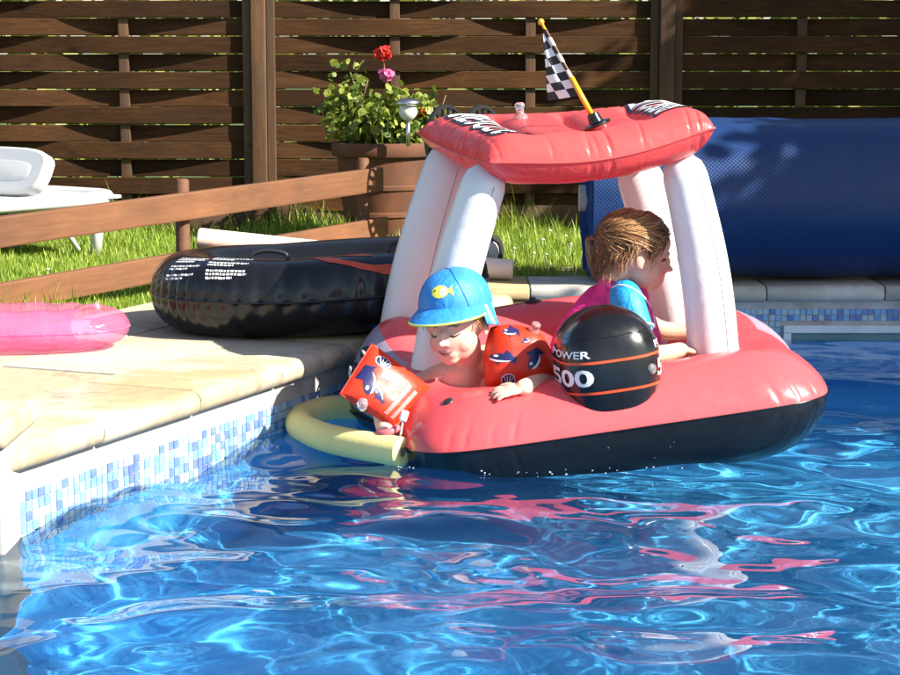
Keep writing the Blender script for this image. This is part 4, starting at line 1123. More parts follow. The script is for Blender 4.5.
def noodle(name, pts, r, mat_, label, n=60):
    P_ = spline(pts, n)
    t = thing(name, label, 'pool noodle', P_[0])
    o = MB().tube(P_, r, 28).build('foam_tube', mat_, t, angle=50)
    for e, nx_ in ((0, 1), (-1, -2)):
        d = (P_[e] - P_[nx_]).normalized(); M = d.to_track_quat('Z', 'Y').to_matrix()
        MB().lathe([(r * .98, 0), (r * .9, .003), (r * .34, .004), (r * .30, -.004)], 24, P_[e] + d * .0005, M).build('end_face', mat_, o)
        MB().lathe([(r * .31, -.003), (0, -.003)], 16, P_[e] + d * .0052, M).build('end_hole', mat_hole, o)
    return t
mat_hole = mat_plain('dark noodle hole', (.25, .20, .12), .9)
noodle('pool_noodle', [PY(199, 238, 6.42), PY(360, 255, 6.40), PY(512, 270, 6.38)], .0345, foam('pale pink foam', (.80, .62, .52)), 'long pale pink white pool noodle lying behind the black ring')
YN = WATER + .027
yp = [PZ(402, 452, YN), PZ(372, 447, YN), PZ(335, 440, YN), PZ(308, 431, YN), PZ(299, 424, YN), PZ(303, 416, YN), PZ(320, 411, YN), PZ(345, 408, YN), PZ(372, 407, YN + .005)]
noodle('pool_noodle', yp, .0345, foam('yellow foam', (.84, .72, .28)), 'bent yellow pool noodle floating beside the stern of the red boat')
def pink_ring():
    a = NT('translucent pink vinyl'); n = a.noise(a.coord(), 7, 3, .6, .7)
    a.set(Base_Color=(.85, .30, .50), Roughness=.10); a.bump(n, .5, .012)
    tr = a.n('BsdfTransparent'); tr.inputs[0].default_value = (1, .66, .82, 1); mx = a.n('MixShader'); mx.inputs[0].default_value = .72
    a.l(a.b.outputs[0], mx.inputs[1]); a.l(tr.outputs[0], mx.inputs[2]); a.l(mx.outputs[0], a.out.inputs['Surface'])
    c = Vector((-1.245, 4.84, .003)); hx_, hy_, r = .42, .17, .052
    t = thing('swim_ring', 'flat translucent pink swim ring lying on the deck at the left edge', 'swim ring', c)
    v, q = [], []; nu, nv = 160, 28
    for i in range(nu):
        a_ = 2 * math.pi * i / nu
        for j in range(nv):
            b = 2 * math.pi * j / nv; pin = .006 * math.exp(-min(j, nv - j) / 1.2) * (1 - abs(math.sin(a_ * 30))) ** 2
            ca, sa = math.cos(a_), math.sin(a_); e_ = 2 / 2.6; px_, py_ = (hx_ - r * 1.5) * math.copysign(abs(ca) ** e_, ca), (hy_ - r * 1.5) * math.copysign(abs(sa) ** e_, sa); dn = Vector((ca / hx_, sa / hy_)).normalized()
            k_ = (r * 1.5 - pin) * math.cos(b)
            v.append((c.x + px_ + dn.x * k_, c.y + py_ + dn.y * k_, c.z + r + r * .97 * math.sin(b) + .002 * math.sin(a_ * 17) * math.sin(b)))
    for i in range(nu):
        for j in range(nv): q.append((i * nv + j, ((i + 1) % nu) * nv + j, ((i + 1) % nu) * nv + (j + 1) % nv, i * nv + (j + 1) % nv))
    tb = obj('tube', v, q, a.m, t)
    MB().tube([v[i * nv] for i in range(nu)] + [v[0]], .003, 6).build('seam', a.m, tb)
    MB().lathe([(.010, 0), (.008, .01), (.005, .018), (0, .018)], 12, (c.x + hx_ - r * 1.5, c.y - .02, c.z + r * 1.9)).build('air_valve', M_clear, tb)
pink_ring()
def filter_block():
    e = PY(15, 500, 3.5); x1 = e.x - .014; y0 = PZ(5, 552, WATER).y
    t = thing('filter_block', 'white rendered block with a stone cap standing at the left pool edge', 'filter block', (x1 - .2, y0 + .1, WATER))
    M_cap = M_coping; zt = PY(8, 424, y0).z
    MB().box((x1 - .2, y0 + .13, (zt - .05 - .9) / 2), (.40, .24, .9 + zt - .05), bev=.006).build('body', mat_plain('white painted render', (.36, .345, .31), .8, .08, 20), t, smooth=False)
    MB().box((x1 - .2, y0 + .13, zt - .0245), (.425, .27, .049), bev=.014).build('cap_stone', M_cap, t)
filter_block()

# beads of water and small splashes where the stern meets the pool
def droplets():
    rr = random.Random(21); mb = MB()
    for k in range(70):
        u = rr.uniform(.60, .90); ph = PHI(u); o_ = outline(ph); p = B(*o_)
        if p.y > 4.6 or p.x > .55: continue
        d = (o_ - Vector((0, .5, 0))).normalized(); dd = BM.to_3x3() @ d
        if rr.random() < .2:
            s_ = rr.uniform(.02, .12); q_ = BM @ hull_pt(ph, s_, False); r_ = rr.uniform(.0008, .0018)
            if q_.z < WATER + .004: continue
        else:
            q_ = p + dd * rr.uniform(-.01, .05); q_.z = WATER + rr.uniform(.000, .007); r_ = rr.uniform(.0010, .0028)
        mb.sphere(q_, (r_, r_, r_ * .8), 5)
    a = NT('water bead'); a.set(Base_Color=(.9, .95, 1), Roughness=.05, Transmission_Weight=.7)
    tag(mb.build('water_droplets', a.m), 'small water droplets splashing along the black underside of the boat', 'droplets', kind='stuff')
droplets()
# ---------------------------------------------------------------- the two children
from mathutils.bvhtree import BVHTree
def mat_skin(name, col):
    a = NT(name); at = a.n('Attribute'); at.attribute_name = 'tint'; n = a.noise(a.coord(), 38, 5, .7)
    a.bump(a.noise(a.coord(), 400, 2), .15, .001)
    c = a.mix(.25, at.outputs['Color'], a.ramp(n, [(.3, [q * .8 for q in col]), (.7, [min(1, q * 1.1) for q in col])]))
    a.set(Base_Color=c, Roughness=.48, Subsurface_Weight=.18, Subsurface_Radius=(.012, .005, .003), Subsurface_Scale=.6); return a.m
def painter(base, spots):
    """skin colour with lips, cheeks and hair down as soft spots"""
    def post(me):
        n = len(me.vertices); co = np.zeros(n * 3); me.vertices.foreach_get('co', co); co = co.reshape(-1, 3)
        c = np.tile(np.array(base), (n, 1))
        for p, M, rad, col, k in spots:
            d = (co - np.array(p)) @ np.array(M) / np.array(rad); w_ = np.clip(np.exp(-(d ** 2).sum(1) ** 1.5) * k, 0, 1)[:, None]
            c = c * (1 - w_) + np.array(col) * w_
        ca = me.color_attributes.new('tint', 'FLOAT_COLOR', 'POINT'); ca.data.foreach_set('color', np.concatenate([c, np.ones((n, 1))], 1).astype(np.float32).ravel())
    return post
class Head:
    def __init__(s, c, f, up=(0, 0, 1), k=1.0):
        s.c = Vector(c); s.f = Vector(f).normalized(); up = Vector(up); s.r = s.f.cross(up).normalized(); s.u = s.r.cross(s.f).normalized(); s.k = k
        s.M = Matrix((s.r, s.f, s.u)).transposed()
    def p(s, r, f, u): return s.c + (s.r * r + s.f * f + s.u * u) * s.k
    def add(s, mb, smile=0.0):
        E = lambda r, f, u, rad, n=14: mb.sphere(s.p(r, f, u), tuple(q * s.k for q in rad), n, s.M)
        E(0, -.012, .018, (.072, .087, .076), 20); E(0, .020, -.032, (.054, .062, .060), 18)
        for q in (-1, 1):
            E(q * .029, .044, -.040, (.023, .025, .024)); E(q * .072, -.006, -.018, (.006, .013, .018), 10); E(q * .070, -.002, -.030, (.005, .008, .009), 8)
            E(q * .027, .068, .006, (.020, .010, .007), 10); E(q * .0085, .085, -.033, (.0055, .007, .005), 8)
        E(0, .058, -.074, (.021, .018, .015)); E(0, .052, .030, (.050, .028, .034))
        E(0, .090, -.030, (.0085, .0115, .0078), 10); E(0, .080, -.016, (.0070, .011, .018), 10)
        E(0, .0725, -.0505, (.015, .010, .0035), 10); E(0, .071, -.061, (.011, .009, .0045), 10); E(0, .066, -.060, (.026, .014, .016), 12)
        return mb
    def spots(s, lip, blush):
        k = s.k; return [(s.p(0, .086, -.050), s.M, (.016 * k, .012 * k, .004 * k), lip, .75), (s.p(0, .083, -.060), s.M, (.012 * k, .012 * k, .005 * k), lip, .75), (s.p(0, .088, -.0552), s.M, (.011 * k, .012 * k, .0014 * k), (.20, .04, .04), .5)] + \
            [(s.p(q * .040, .066, -.036), s.M, (.022 * k, .03 * k, .02 * k), blush, .7) for q in (-1, 1)]
def hand(mb, wrist, d, nrm, k=1.0, curl=.5, thumb=1, spread=.16):
    d = Vector(d).normalized(); nrm = Vector(nrm); nrm = (nrm - d * nrm.dot(d)).normalized(); s = d.cross(nrm)
    w_ = Vector(wrist); M = Matrix((s, d, nrm)).transposed()
    mb.sphere(w_ + d * .024 * k, (.021 * k, .027 * k, .0105 * k), 12, M)
    for i, (off, ln) in enumerate(((-.0160, .026), (-.0055, .031), (.0050, .030), (.0150, .024))):
        b = w_ + d * .040 * k + s * off * k; dd = (d + s * (off / .016) * spread).normalized()
        p1 = b + (dd * 1 + nrm * .15).normalized() * ln * .48 * k; p2 = p1 + (dd - nrm * curl).normalized() * ln * .34 * k; p3 = p2 + (dd - nrm * curl * 2).normalized() * ln * .26 * k
        mb.tube([b - dd * .012 * k, b, p1, p2, p3], [.0062 * k, .0060 * k, .0057 * k, .0052 * k, .0046 * k], 10, round_end=True)
    b = w_ + d * .016 * k - s * thumb * .014 * k; dd = (d * .6 - s * thumb * .8).normalized()
    mb.tube([b, b + dd * .016 * k, b + (dd + d * .5).normalized() * .032 * k - nrm * .004 * k], [.0075 * k, .0066 * k, .0052 * k], 10, round_end=True)
    return mb
def bvh(o): return BVHTree.FromPolygons([v.co[:] for v in o.data.vertices], [p.vertices[:] for p in o.data.polygons])
HB = bvh(ht)
def hull_hit(px, py):
    h = HB.ray_cast(CAM, ray(px, py)); return (h[0], h[1] if h[1].z > 0 else -h[1]) if h[0] else (PY(px, py, 4.35), Vector((0, 0, 1)))

def mat_cloth(name, col):
    a = NT(name); n = a.noise(a.coord(), 300, 2); n2 = a.noise(a.coord(), 22, 3, .55, 1.2)
    a.set(Base_Color=a.ramp(n2, [(.3, [q * .85 for q in col]), (.7, col)]), Roughness=.55); 
    mx = a.n('Math', operation='MULTIPLY_ADD'); a.l(n, mx.inputs[0]); mx.inputs[1].default_value = .08; a.l(n2, mx.inputs[2]); a.bump(mx.outputs[0], .6, .012); return a.m
_rp = [HB.ray_cast(CAM, ray(a, b)) for a, b in ((358, 340), (365, 352), (373, 365), (382, 376))]
_rp = [(h[0], h[1] if h[1].z > 0 else -h[1]) for h in _rp if h[0]]
if len(_rp) > 1:
    p_, n_ = _rp[0]; MB().lathe([(.004, .010), (.008, .010), (.011, .006), (.017, .002), (.018, -.001)], 16, p_, n_.to_track_quat('Z', 'Y').to_matrix()).build('grommet', M_print_k, boat)
    MB().tube(spline([p + n * .009 for p, n in _rp], 14), .0036, 8).build('grab_rope', M_rope, boat)
# ---- toddler in the blue cap, leaning over the stern
SKIN = (.70, .43, .32)
M_skin = mat_skin('light skin', SKIN)
toddler = thing('person', 'toddler in blue sun cap and orange armbands leaning over the boat stern', 'person', B(-.20, .35, -.10))
H1 = Head(PY(456, 321, 4.42), (-.42, -.88, -.16), (-.10, 0, 1), 1.0)
mb = H1.add(MB())
neck = H1.p(0, -.035, -.075); chest = PY(463, 392, 4.52)
shl = PY(431, 381, 4.49); shr = PY(497, 358, 4.50); hip = B(-.20, .52, -.03)
limb(mb, [H1.p(0, -.02, -.045), neck, (shl + shr) / 2 + Vector((0, .02, 0))], [.034, .034, .045])
limb(mb, [shl, (shl + shr) / 2 + Vector((0, .02, .0)), shr], [.032, .055, .032], 16)
limb(mb, [(shl + shr) / 2 + Vector((0, .03, -.005)), PY(470, 398, 4.60), hip], [.062, .080, .085], 18)
limb(mb, [(shl + shr) / 2 + Vector((-.01, -.005, -.02)), PY(458, 402, 4.50)], [.055, .055], 16)
elb = PY(386, 404, 4.37); wr = PY(388, 440, 4.30)
limb(mb, [shl, elb, wr], [.031, .026, .019]); hand(mb, wr, (-.05, -.1, -1), (-1, -.4, 0), .95, .6, -1)
hp, hn = hull_hit(523, 393); h2, _ = hull_hit(488, 399)
elr = PY(553, 384, 4.44); wr2 = hp + hn * .014
limb(mb, [shr, elr], [.031, .026]); limb(mb, [elr, (elr + wr2) / 2 + Vector((0, 0, .004)), wr2], [.026, .024, .019])
dh = ((h2 + hn * .010) - wr2)
hand(mb, wr2, dh, hn, 1.0, .30, -1, .26)
for s_ in (-1, 1):                         # legs folded under him on the cockpit floor
    k0 = hip + Vector((s_ * .05, 0, 0)); kn = B(-.20 + s_ * .07, .38, -.055); ft = B(-.20 + s_ * .08, .60, -.075)
    limb(mb, [k0, kn, ft], [.05, .036, .024]); limb(mb, [ft, ft + Vector((s_ * .01, .05, .0))], [.022, .016])
sp = H1.spots((.50, .13, .12), (.66, .24, .19)) + [(H1.p(-.062, -.01, .012), H1.M, (.02, .03, .03), (.22, .11, .06), .8), (H1.p(.062, -.01, .012), H1.M, (.02, .03, .03), (.22, .11, .06), .8)]
body1 = organic('body', mb, .0032, M_skin, toddler, 5, .5, painter(SKIN, sp))
M_eye = mat_plain('dark lashes and eye', (.05, .025, .02), .3); M_brow = mat_plain('light brown brow', (.24, .13, .07), .8)
BV1 = bvh(body1)
def on_face(BV, Hd, r, u, lift=0.0):
    o_ = Hd.p(r, .16, u); h = BV.ray_cast(o_, -Hd.f); p = h[0] if h[0] else Hd.p(r, .08, u); return p + Hd.f * lift
def arc_on(BV, Hd, pts, rad, name, mat_, parent):
    P_ = spline([on_face(BV, Hd, r, u, .0004) for r, u in pts], 10); n = len(P_)
    return MB().tube(P_, [rad * (.35 + .65 * math.sin(math.pi * (i + .5) / n)) for i in range(n)], 6).build(name, mat_, parent)
for q in (-1, 1):
    arc_on(BV1, H1, [(q * .017, -.014), (q * .027, -.0175), (q * .038, -.013)], .0024, 'eye', M_eye, body1)
    arc_on(BV1, H1, [(q * .014, .006), (q * .026, .011), (q * .040, .006)], .0022, 'eyebrow', M_brow, body1)
M_lip = mat_plain('dark lip line', (.22, .05, .05), .5)
arc_on(BV1, H1, [(-.018, -.0505), (-.010, -.0560), (0, -.0572), (.010, -.0560), (.018, -.0505)], .0021, 'mouth', M_lip, body1)
# cap
M_capb = mat_cloth('blue swim cap cloth', (.025, .23, .60)); M_capd = mat_plain('dark blue piping', (.012, .10, .34), .6); M_lime = mat_plain('lime trim', (.52, .62, .10), .6); M_capl = mat_plain('pale blue flap stripe', (.20, .50, .74), .65)
def cap_pt(a, t):                # a angle round (0 = front), t 0 rim .. 1 crown
    th = t * math.pi / 2; ca, sa = math.cos(a), math.sin(a)
    rr = max(0, math.cos(th)) ** .80; wob = 1 + .012 * math.sin(3 * a + 5 * t)
    rim = .034 + .016 * (ca if ca > 0 else ca * .9)
    return H1.p(.083 * rr * sa * wob, -.012 + .099 * rr * ca * wob, rim * (1 - math.sin(th) ** .9) + .123 * math.sin(th) ** .9)
cap = grid_surface('sun_cap', lambda u, v: cap_pt(u * 2 * math.pi, v), 64, 24, M_capb, body1)
for a0_ in (R(52), R(-52), R(180)):
    MB().tube([cap_pt(a0_ * (1 - .35 * t), t) + (cap_pt(a0_, t) - H1.c).normalized() * .0006 for t in np.linspace(0.02, 1, 20)], .0009, 5).build('panel_seam', M_capd, cap)
def brim_pt(a, t, dz=0):         # a -1..1 across, t 0 rim .. 1 edge
    ang = a * R(78); p = cap_pt(ang, 0); ln = .050 * math.cos(a * R(84)) ** .7
    q = p + (H1.f * math.cos(ang * .5) + H1.r * math.sin(ang * .5)) * ln * t - H1.u * (ln * (.34 * t + .12 * t * t) + abs(a) ** 2 * .012 * t) * 1.0
    return q + H1.u * dz
br = grid_surface('brim', lambda u, v: brim_pt(u * 2 - 1, v, .003), 40, 10, M_capb, cap)
grid_surface('brim_lining', lambda u, v: brim_pt(u * 2 - 1, v, -.0005), 40, 10, M_capb, br)
MB().tube([brim_pt(a, 1, .001) for a in np.linspace(-.98, .98, 50)], .0028, 8).build('brim_trim', M_lime, br)
def flap_pt(u, v):
    a = R(72) + u * R(216); p = cap_pt(a, 0); c = math.cos(a)
    ln = .062 * (1 - .25 * abs(u * 2 - 1) ** 3); wv = .006 * math.sin(u * 22) * v
    out = (p - H1.c); out = (out - H1.u * out.dot(H1.u)).normalized()
    return p + out * (.008 * v + wv) - H1.u * ln * v + H1.u * .002 - H1.f * .006 * v
fl = grid_surface('neck_flap', flap_pt, 60, 12, M_capb, cap)
fl.data.materials.append(M_capl)
for p_ in fl.data.polygons:
    if (p_.vertices[0] // 13) % 6 in (2, 3): p_.material_index = 1
MB().tube([flap_pt(u, 1) for u in np.linspace(0, 1, 60)], .0018, 6).build('flap_trim', M_capd, fl)
cpf = surf_fn(lambda a, t: cap_pt(a, t))
def capf(a, b): p, n = cpf(a, b); return p, (n if n.dot(p - H1.c) > 0 else -n)
capf0 = capf
def capf(a, b): return capf0(2 * FA - a, b)
ell = lambda cx, cy, rx, ry, n=20: [(cx + rx * math.cos(2 * math.pi * k / n), cy + ry * math.sin(2 * math.pi * k / n)) for k in range(n)]
M_fish = mat_plain('yellow green fish print', (.58, .60, .06), .6)
FA, FB = -.12, .36
fish = print_on('fish_emblem', [ell(FA, FB, .27, .135), [(FA + .22, FB), (FA + .42, FB + .12), (FA + .40, FB), (FA + .42, FB - .12)]], capf, M_fish, cap, .08, .0012)
for k in range(4): print_on('fish_stripe', [[(FA + .02 + k * .055, FB - .10 + k * .012), (FA + .045 + k * .055, FB - .10 + k * .012), (FA + .07 + k * .05, FB + .10 - k * .012), (FA + .045 + k * .05, FB + .10 - k * .012)]], capf, M_print_w, cap, .08, .0020)
print_on('fish_eye', [ell(FA - .16, FB + .02, .03, .024, 12)], capf, M_print_k, cap, .08, .002)
# armbands
M_band = mat_vinyl_trans('orange red armband vinyl', (.70, .040, .012), .40, .20); M_bando = mat_vinyl_trans('yellow orange armband lining', (.80, .30, .03), .3, .3)
M_navy = mat_plain('navy print', (.015, .018, .09), .35)
ORCA = [(-.5, .0), (-.42, .12), (-.2, .2), (-.05, .22), (.0, .42), (.08, .2), (.25, .1), (.38, .05), (.5, .18), (.48, .02), (.5, -.14), (.36, -.04), (.15, -.1), (-.05, -.14), (-.1, -.28), (-.2, -.14), (-.4, -.1)]
BELLY = [(-.46, -.04), (-.2, -.09), (.1, -.06), (.30, -.005), (.12, -.11), (-.05, -.15), (-.2, -.16), (-.38, -.12)]
def armband(corners, front, back, orcas, shells, valve, bars, bulge=1.0, bow_=0.0):
    A_, B_, C_, D_ = corners             # A top-left, B top-right, C bottom-right, D bottom-left
    n = (B_ - A_).cross(D_ - A_).normalized()
    if n.dot(CAM - A_) < 0: n = -n
    def f(u, v, sg):
        p = A_ * (1 - u) * (1 - v) + B_ * u * (1 - v) + C_ * u * v + D_ * (1 - u) * v
        m_ = (A_ + B_ + C_ + D_) / 4
        pinch = .07 * math.sin(math.pi * u) * (v * (1 - v) < .2) * 0
        eu, ev = min(u, 1 - u), min(v, 1 - v); e = (1 - (1 - min(1, eu / .36)) ** 2) ** .5 * (1 - (1 - min(1, ev / .36)) ** 2) ** .5
        p = m_ + (p - m_) * (1 + bow_ * (math.sin(math.pi * u) * (abs(2 * v - 1) ** 2) + math.sin(math.pi * v) * (abs(2 * u - 1) ** 2)))
        k = math.sin(u * 40) * math.exp(-ev / .06) * .002 + math.sin(v * 38) * math.exp(-eu / .06) * .002
        bow = bulge_out * (math.sin(math.pi * u) * (1 - 2 * v) * -1 * 0)
        return p + n * ((front if sg > 0 else -back) * e + k * e)
    bulge_out = bulge
    t = grid_surface('armband', lambda u, v: f(u, v, 1), 36, 36, M_band, body1)
    grid_surface('lining', lambda u, v: f(u, v, -1), 24, 24, M_bando, t)
    MB().tube([f(s, 0, 1) for s in np.linspace(0, 1, 20)] + [f(1, s, 1) for s in np.linspace(0, 1, 20)] + [f(1 - s, 1, 1) for s in np.linspace(0, 1, 20)] + [f(0, 1 - s, 1) for s in np.linspace(0, 1, 20)], .0018, 6).build('seam', M_band, t)
    g0 = surf_fn(lambda u, v: f(min(max(u, 0), 1), min(max(v, 0), 1), 1))
    def g(u, v): p, m_ = g0(u, v); return p, (m_ if m_.dot(n) > 0 else -m_)
    def tr(pl_, c, s, an, fl=1): return [(c[0] + s * (x * fl * math.cos(an) - y * math.sin(an)), c[1] - s * (x * fl * math.sin(an) + y * math.cos(an))) for x, y in pl_]
    for c, s, an, fl in orcas:
        print_on('orca_print', [tr(ORCA, c, s, an, fl)], g, M_navy, t, .05, .0010); print_on('orca_belly', [tr(BELLY, c, s, an, fl), tr(ell(-.28, .07, .08, .05, 12), c, s, an, fl)], g, M_print_w, t, .05, .0018)
    for c, s in shells:
        print_on('shell_outline', [ell(c[0], c[1], s * 1.12, s * .96)], g, M_print_w, t, .05, .0010); print_on('shell_print', [ell(c[0], c[1], s, s * .84)], g, M_navy, t, .05, .0016)
        for k in range(4):
            o_ = (k - 1.5) * .5 * s; print_on('shell_rib', [[(c[0] + o_ * .3, c[1] + s * .7), (c[0] + o_ * .3 + s * .10, c[1] + s * .7), (c[0] + o_ * 1.1 + s * .10, c[1] - s * .65), (c[0] + o_ * 1.1, c[1] - s * .65)]], g, M_print_w, t, .05, .0022)
    for pl_ in bars: print_on('warning_bar', [pl_], g, mat_pale, t, .05, .001)
    p, m_ = g(*valve); MB().lathe([(.014, -.002), (.012, .005), (.0085, .008), (.0085, .013), (.011, .015), (.011, .020), (.007, .022), (0, .022)], 14, p, (m_ + n * .3).normalized().to_track_quat('Z', 'Y').to_matrix()).build('air_valve', M_clear, t)
    return t
mat_pale = mat_plain('pale pink print', (.58, .19, .17), .5)
armband((PY(372, 344, 4.38), PY(432, 388, 4.40), PY(394, 428, 4.31), PY(340, 394, 4.30)), .030, .034,
        [((.24, .60), .50, R(112), 1), ((.48, .40), .34, R(14), -1), ((.48, .74), .28, R(150), -1)], [((.24, .22), .10)], (.36, .97), [[(.70, .28), (.76, .28), (.76, .92), (.70, .92)], [(.82, .30), (.88, .30), (.88, .92), (.82, .92)]])
armband((PY(491, 328, 4.43), PY(540, 332, 4.44), PY(562, 390, 4.42), PY(488, 389, 4.38)), .052, .035,
        [((.20, .56), .36, R(-18), 1), ((.68, .56), .40, R(52), 1), ((.36, .14), .30, R(-4), 1), ((.58, .26), .17, R(20), -1)], [((.26, .86), .08)], (.80, .06), [], 1.0, .16)
# wrist band with a white float tag
MB().tube([wr + Vector((.021 * math.cos(a), .021 * math.sin(a), .022 + .006 * math.cos(a))) for a in np.linspace(0, 2 * math.pi, 24)], .0085, 8).build('wrist_band', mat_plain('pink wrist band', (.62, .14, .17), .6), body1)
tg = PY(404, 416, 4.27); MB().box(tg, (.018, .010, .026), Matrix.Rotation(R(18), 4, 'Y'), bev=.004).build('float_tag', mat_plain('white tag', (.72, .72, .70), .4), body1)
MB().tube(spline([tg, tg + Vector((-.006, 0, -.03)), tg + Vector((-.010, .005, -.07))], 8), .0028, 6).build('tag_strap', mat_plain('white strap', (.62, .60, .60), .6), body1)

# ---- girl in the pink and blue top, seen from behind in profile
girl = thing('person', 'girl with brown ponytail in magenta and blue swim top facing right in the boat', 'person', B(.10, .42, -.10))
M_skin2 = mat_skin('lightly tanned skin', (.70, .40, .28)); SK2 = (.70, .40, .28)
H2 = Head(PY(637, 252, 4.63), (.95, .12, -.16), (.05, 0, 1), .97)
mb = H2.add(MB())
nk = H2.p(0, -.045, -.085); Yg = 4.64
gsn = PY(627, 305, 4.56); gsf = gsn + Vector((-.01, .17, .01)); gm = (gsn + gsf) / 2
ghip = PY(594, 392, 4.64)
limb(mb, [H2.p(0, -.02, -.04), nk, gm + Vector((0, 0, .01))], [.036, .035, .045])
limb(mb, [gsn, gm, gsf], [.033, .055, .033]); limb(mb, [gm, (gm + ghip) / 2 + Vector((-.01, 0, 0)), ghip], [.060, .072, .080], 18)
gel = PY(646, 352, 4.50); gwr = PY(681, 350, 4.53)
limb(mb, [gsn, gel, gwr], [.031, .026, .019]); hand(mb, gwr, (1, .12, -.10), (0, 0, 1), 1.0, .45, 1)
fel = gsf + Vector((.10, -.01, -.09)); limb(mb, [gsf, fel, fel + Vector((.12, 0, 0))], [.030, .025, .018]); hand(mb, fel + Vector((.12, 0, 0)), (1, 0, -.1), (0, 0, 1), 1.0, .4, -1)
for s_ in (-1, 1):
    k0 = ghip + Vector((.02, s_ * .05, -.01)); kn = k0 + Vector((.20, s_ * .02, .045)); kn.x = min(kn.x, .60); ft = kn + Vector((.05, 0, -.10))
    limb(mb, [k0, kn, ft], [.052, .038, .026]); limb(mb, [ft, ft + Vector((.05, 0, 0))], [.022, .016])
body2 = organic('body', mb, .0034, M_skin2, girl, 5, .5, painter(SK2, H2.spots((.50, .14, .12), (.66, .22, .16))))
BV2 = bvh(body2)
for q in (-1, 1):
    arc_on(BV2, H2, [(q * .018, -.010), (q * .028, -.006), (q * .040, -.012)], .0028, 'eye', M_eye, body2); arc_on(BV2, H2, [(q * .014, .008), (q * .027, .013), (q * .042, .008)], .0022, 'eyebrow', M_brow, body2)
M_mag = mat_cloth('magenta lycra', (.66, .02, .22)); M_cyan = mat_cloth('bright blue lycra', (.012, .30, .66))
mb = MB()
limb(mb, [gsn + Vector((-.004, .02, .004)), gm + Vector((0, 0, .006)), gsf], [.036, .061, .037], 18)
limb(mb, [gm, (gm + ghip) / 2 + Vector((-.022, 0, 0)), ghip + Vector((-.024, 0, -.02))], [.068, .086, .098], 20)
limb(mb, [PY(600, 304, 4.66), PY(577, 345, 4.64), PY(570, 395, 4.64)], [.050, .064, .080], 18)
limb(mb, [gm + Vector((.03, -.01, -.03)), gm + Vector((.045, -.01, -.10))], [.046, .055], 16)
limb(mb, [nk + Vector((0, 0, -.01)), gm], [.040, .052], 16)
shirt = organic('swim_top', mb, .004, M_mag, body2, 6)
mb = MB(); ax_ = (gel - gsn).normalized()
limb(mb, [gm.lerp(gsn, .35) + Vector((0, -.012, .022)), gsn + Vector((0, -.004, .008)), gsn.lerp(gel, .52)], [.036, .0425, .039], 20)
sleeve = organic('sleeve', mb, .0035, M_cyan, shirt, 5)
SBV = bvh(sleeve); TBV = bvh(shirt)
def loop_on(c, d, r, rad, name, mat_, parent, n=40):
    d = d.normalized(); a = d.orthogonal().normalized(); b = d.cross(a)
    return MB().tube([c + (a * math.cos(t) + b * math.sin(t)) * r for t in np.linspace(0, 2 * math.pi, n)], rad, 8).build(name, mat_, parent)
M_pip = mat_plain('white piping', (.75, .73, .74), .6)
loop_on(gsn.lerp(gel, .56), ax_, .0395, .0030, 'sleeve_hem', M_pip, sleeve)
P_ = []
for (px, py) in ((612, 288), (620, 285), (632, 288), (643, 296), (650, 306), (654, 318), (655, 328)):
    h = SBV.ray_cast(CAM, ray(px, py)); h2_ = TBV.ray_cast(CAM, ray(px, py)); c_ = [q[0] for q in (h, h2_) if q[0]]
    if c_: P_.append(min(c_, key=lambda q: q.y) - ray(px, py) * .0006)
if len(P_) > 2: MB().tube(spline(P_, 24), .0022, 6).build('raglan_piping', M_pip, sleeve)
# hair: a cap of hair plus strands combed back into a ponytail
def mat_hair():
    a = NT('brown hair'); at = a.n('Attribute'); at.attribute_name = 'rnd'
    a.set(Base_Color=a.ramp(at.outputs['Fac'], [(0, (.13, .055, .02)), (.5, (.34, .165, .07)), (1, (.68, .42, .20))]), Roughness=.38); a.b.inputs['Anisotropic'].default_value = .4; return a.m
M_hair = mat_hair()
def scalp(az, el, lift=0.0):     # az 0 = face, + = her right (towards camera); el up from the ear line
    ca, sa, ce, se = math.cos(az), math.sin(az), math.cos(el), math.sin(el)
    return H2.p((.0765 + lift) * ce * sa, -.010 + (.0885 + lift) * ce * ca, .018 + (.079 + lift) * se)
def el_min(az):
    a = abs(az)
    return float(np.interp(a, [0, .5, .9, 1.25, 1.5, 1.9, 2.4, 3.1416], [.50, .42, .05, -.42, .10, -.45, -.78, -.86]))
PTL = H2.p(-.0, -.125, .018)
hv, hf = [], []; na, ne = 72, 24
for i in range(na):
    az = -math.pi + 2 * math.pi * i / na
    for j in range(ne + 1):
        t = j / ne; el = el_min(az) + (math.pi / 2 - el_min(az)) * t
        hv.append(scalp(az, el, .0005 + .006 * math.sin(math.pi * min(1, t * 1.2) * .5) + .002 * noise.noise(Vector((az * 5, el * 5, 0)))))
for i in range(na):
    for j in range(ne): hf.append((i * (ne + 1) + j, ((i + 1) % na) * (ne + 1) + j, ((i + 1) % na) * (ne + 1) + j + 1, i * (ne + 1) + j + 1))
hair = obj('hair', hv, hf, mat_plain('dark under hair', (.13, .06, .026), .6), body2)
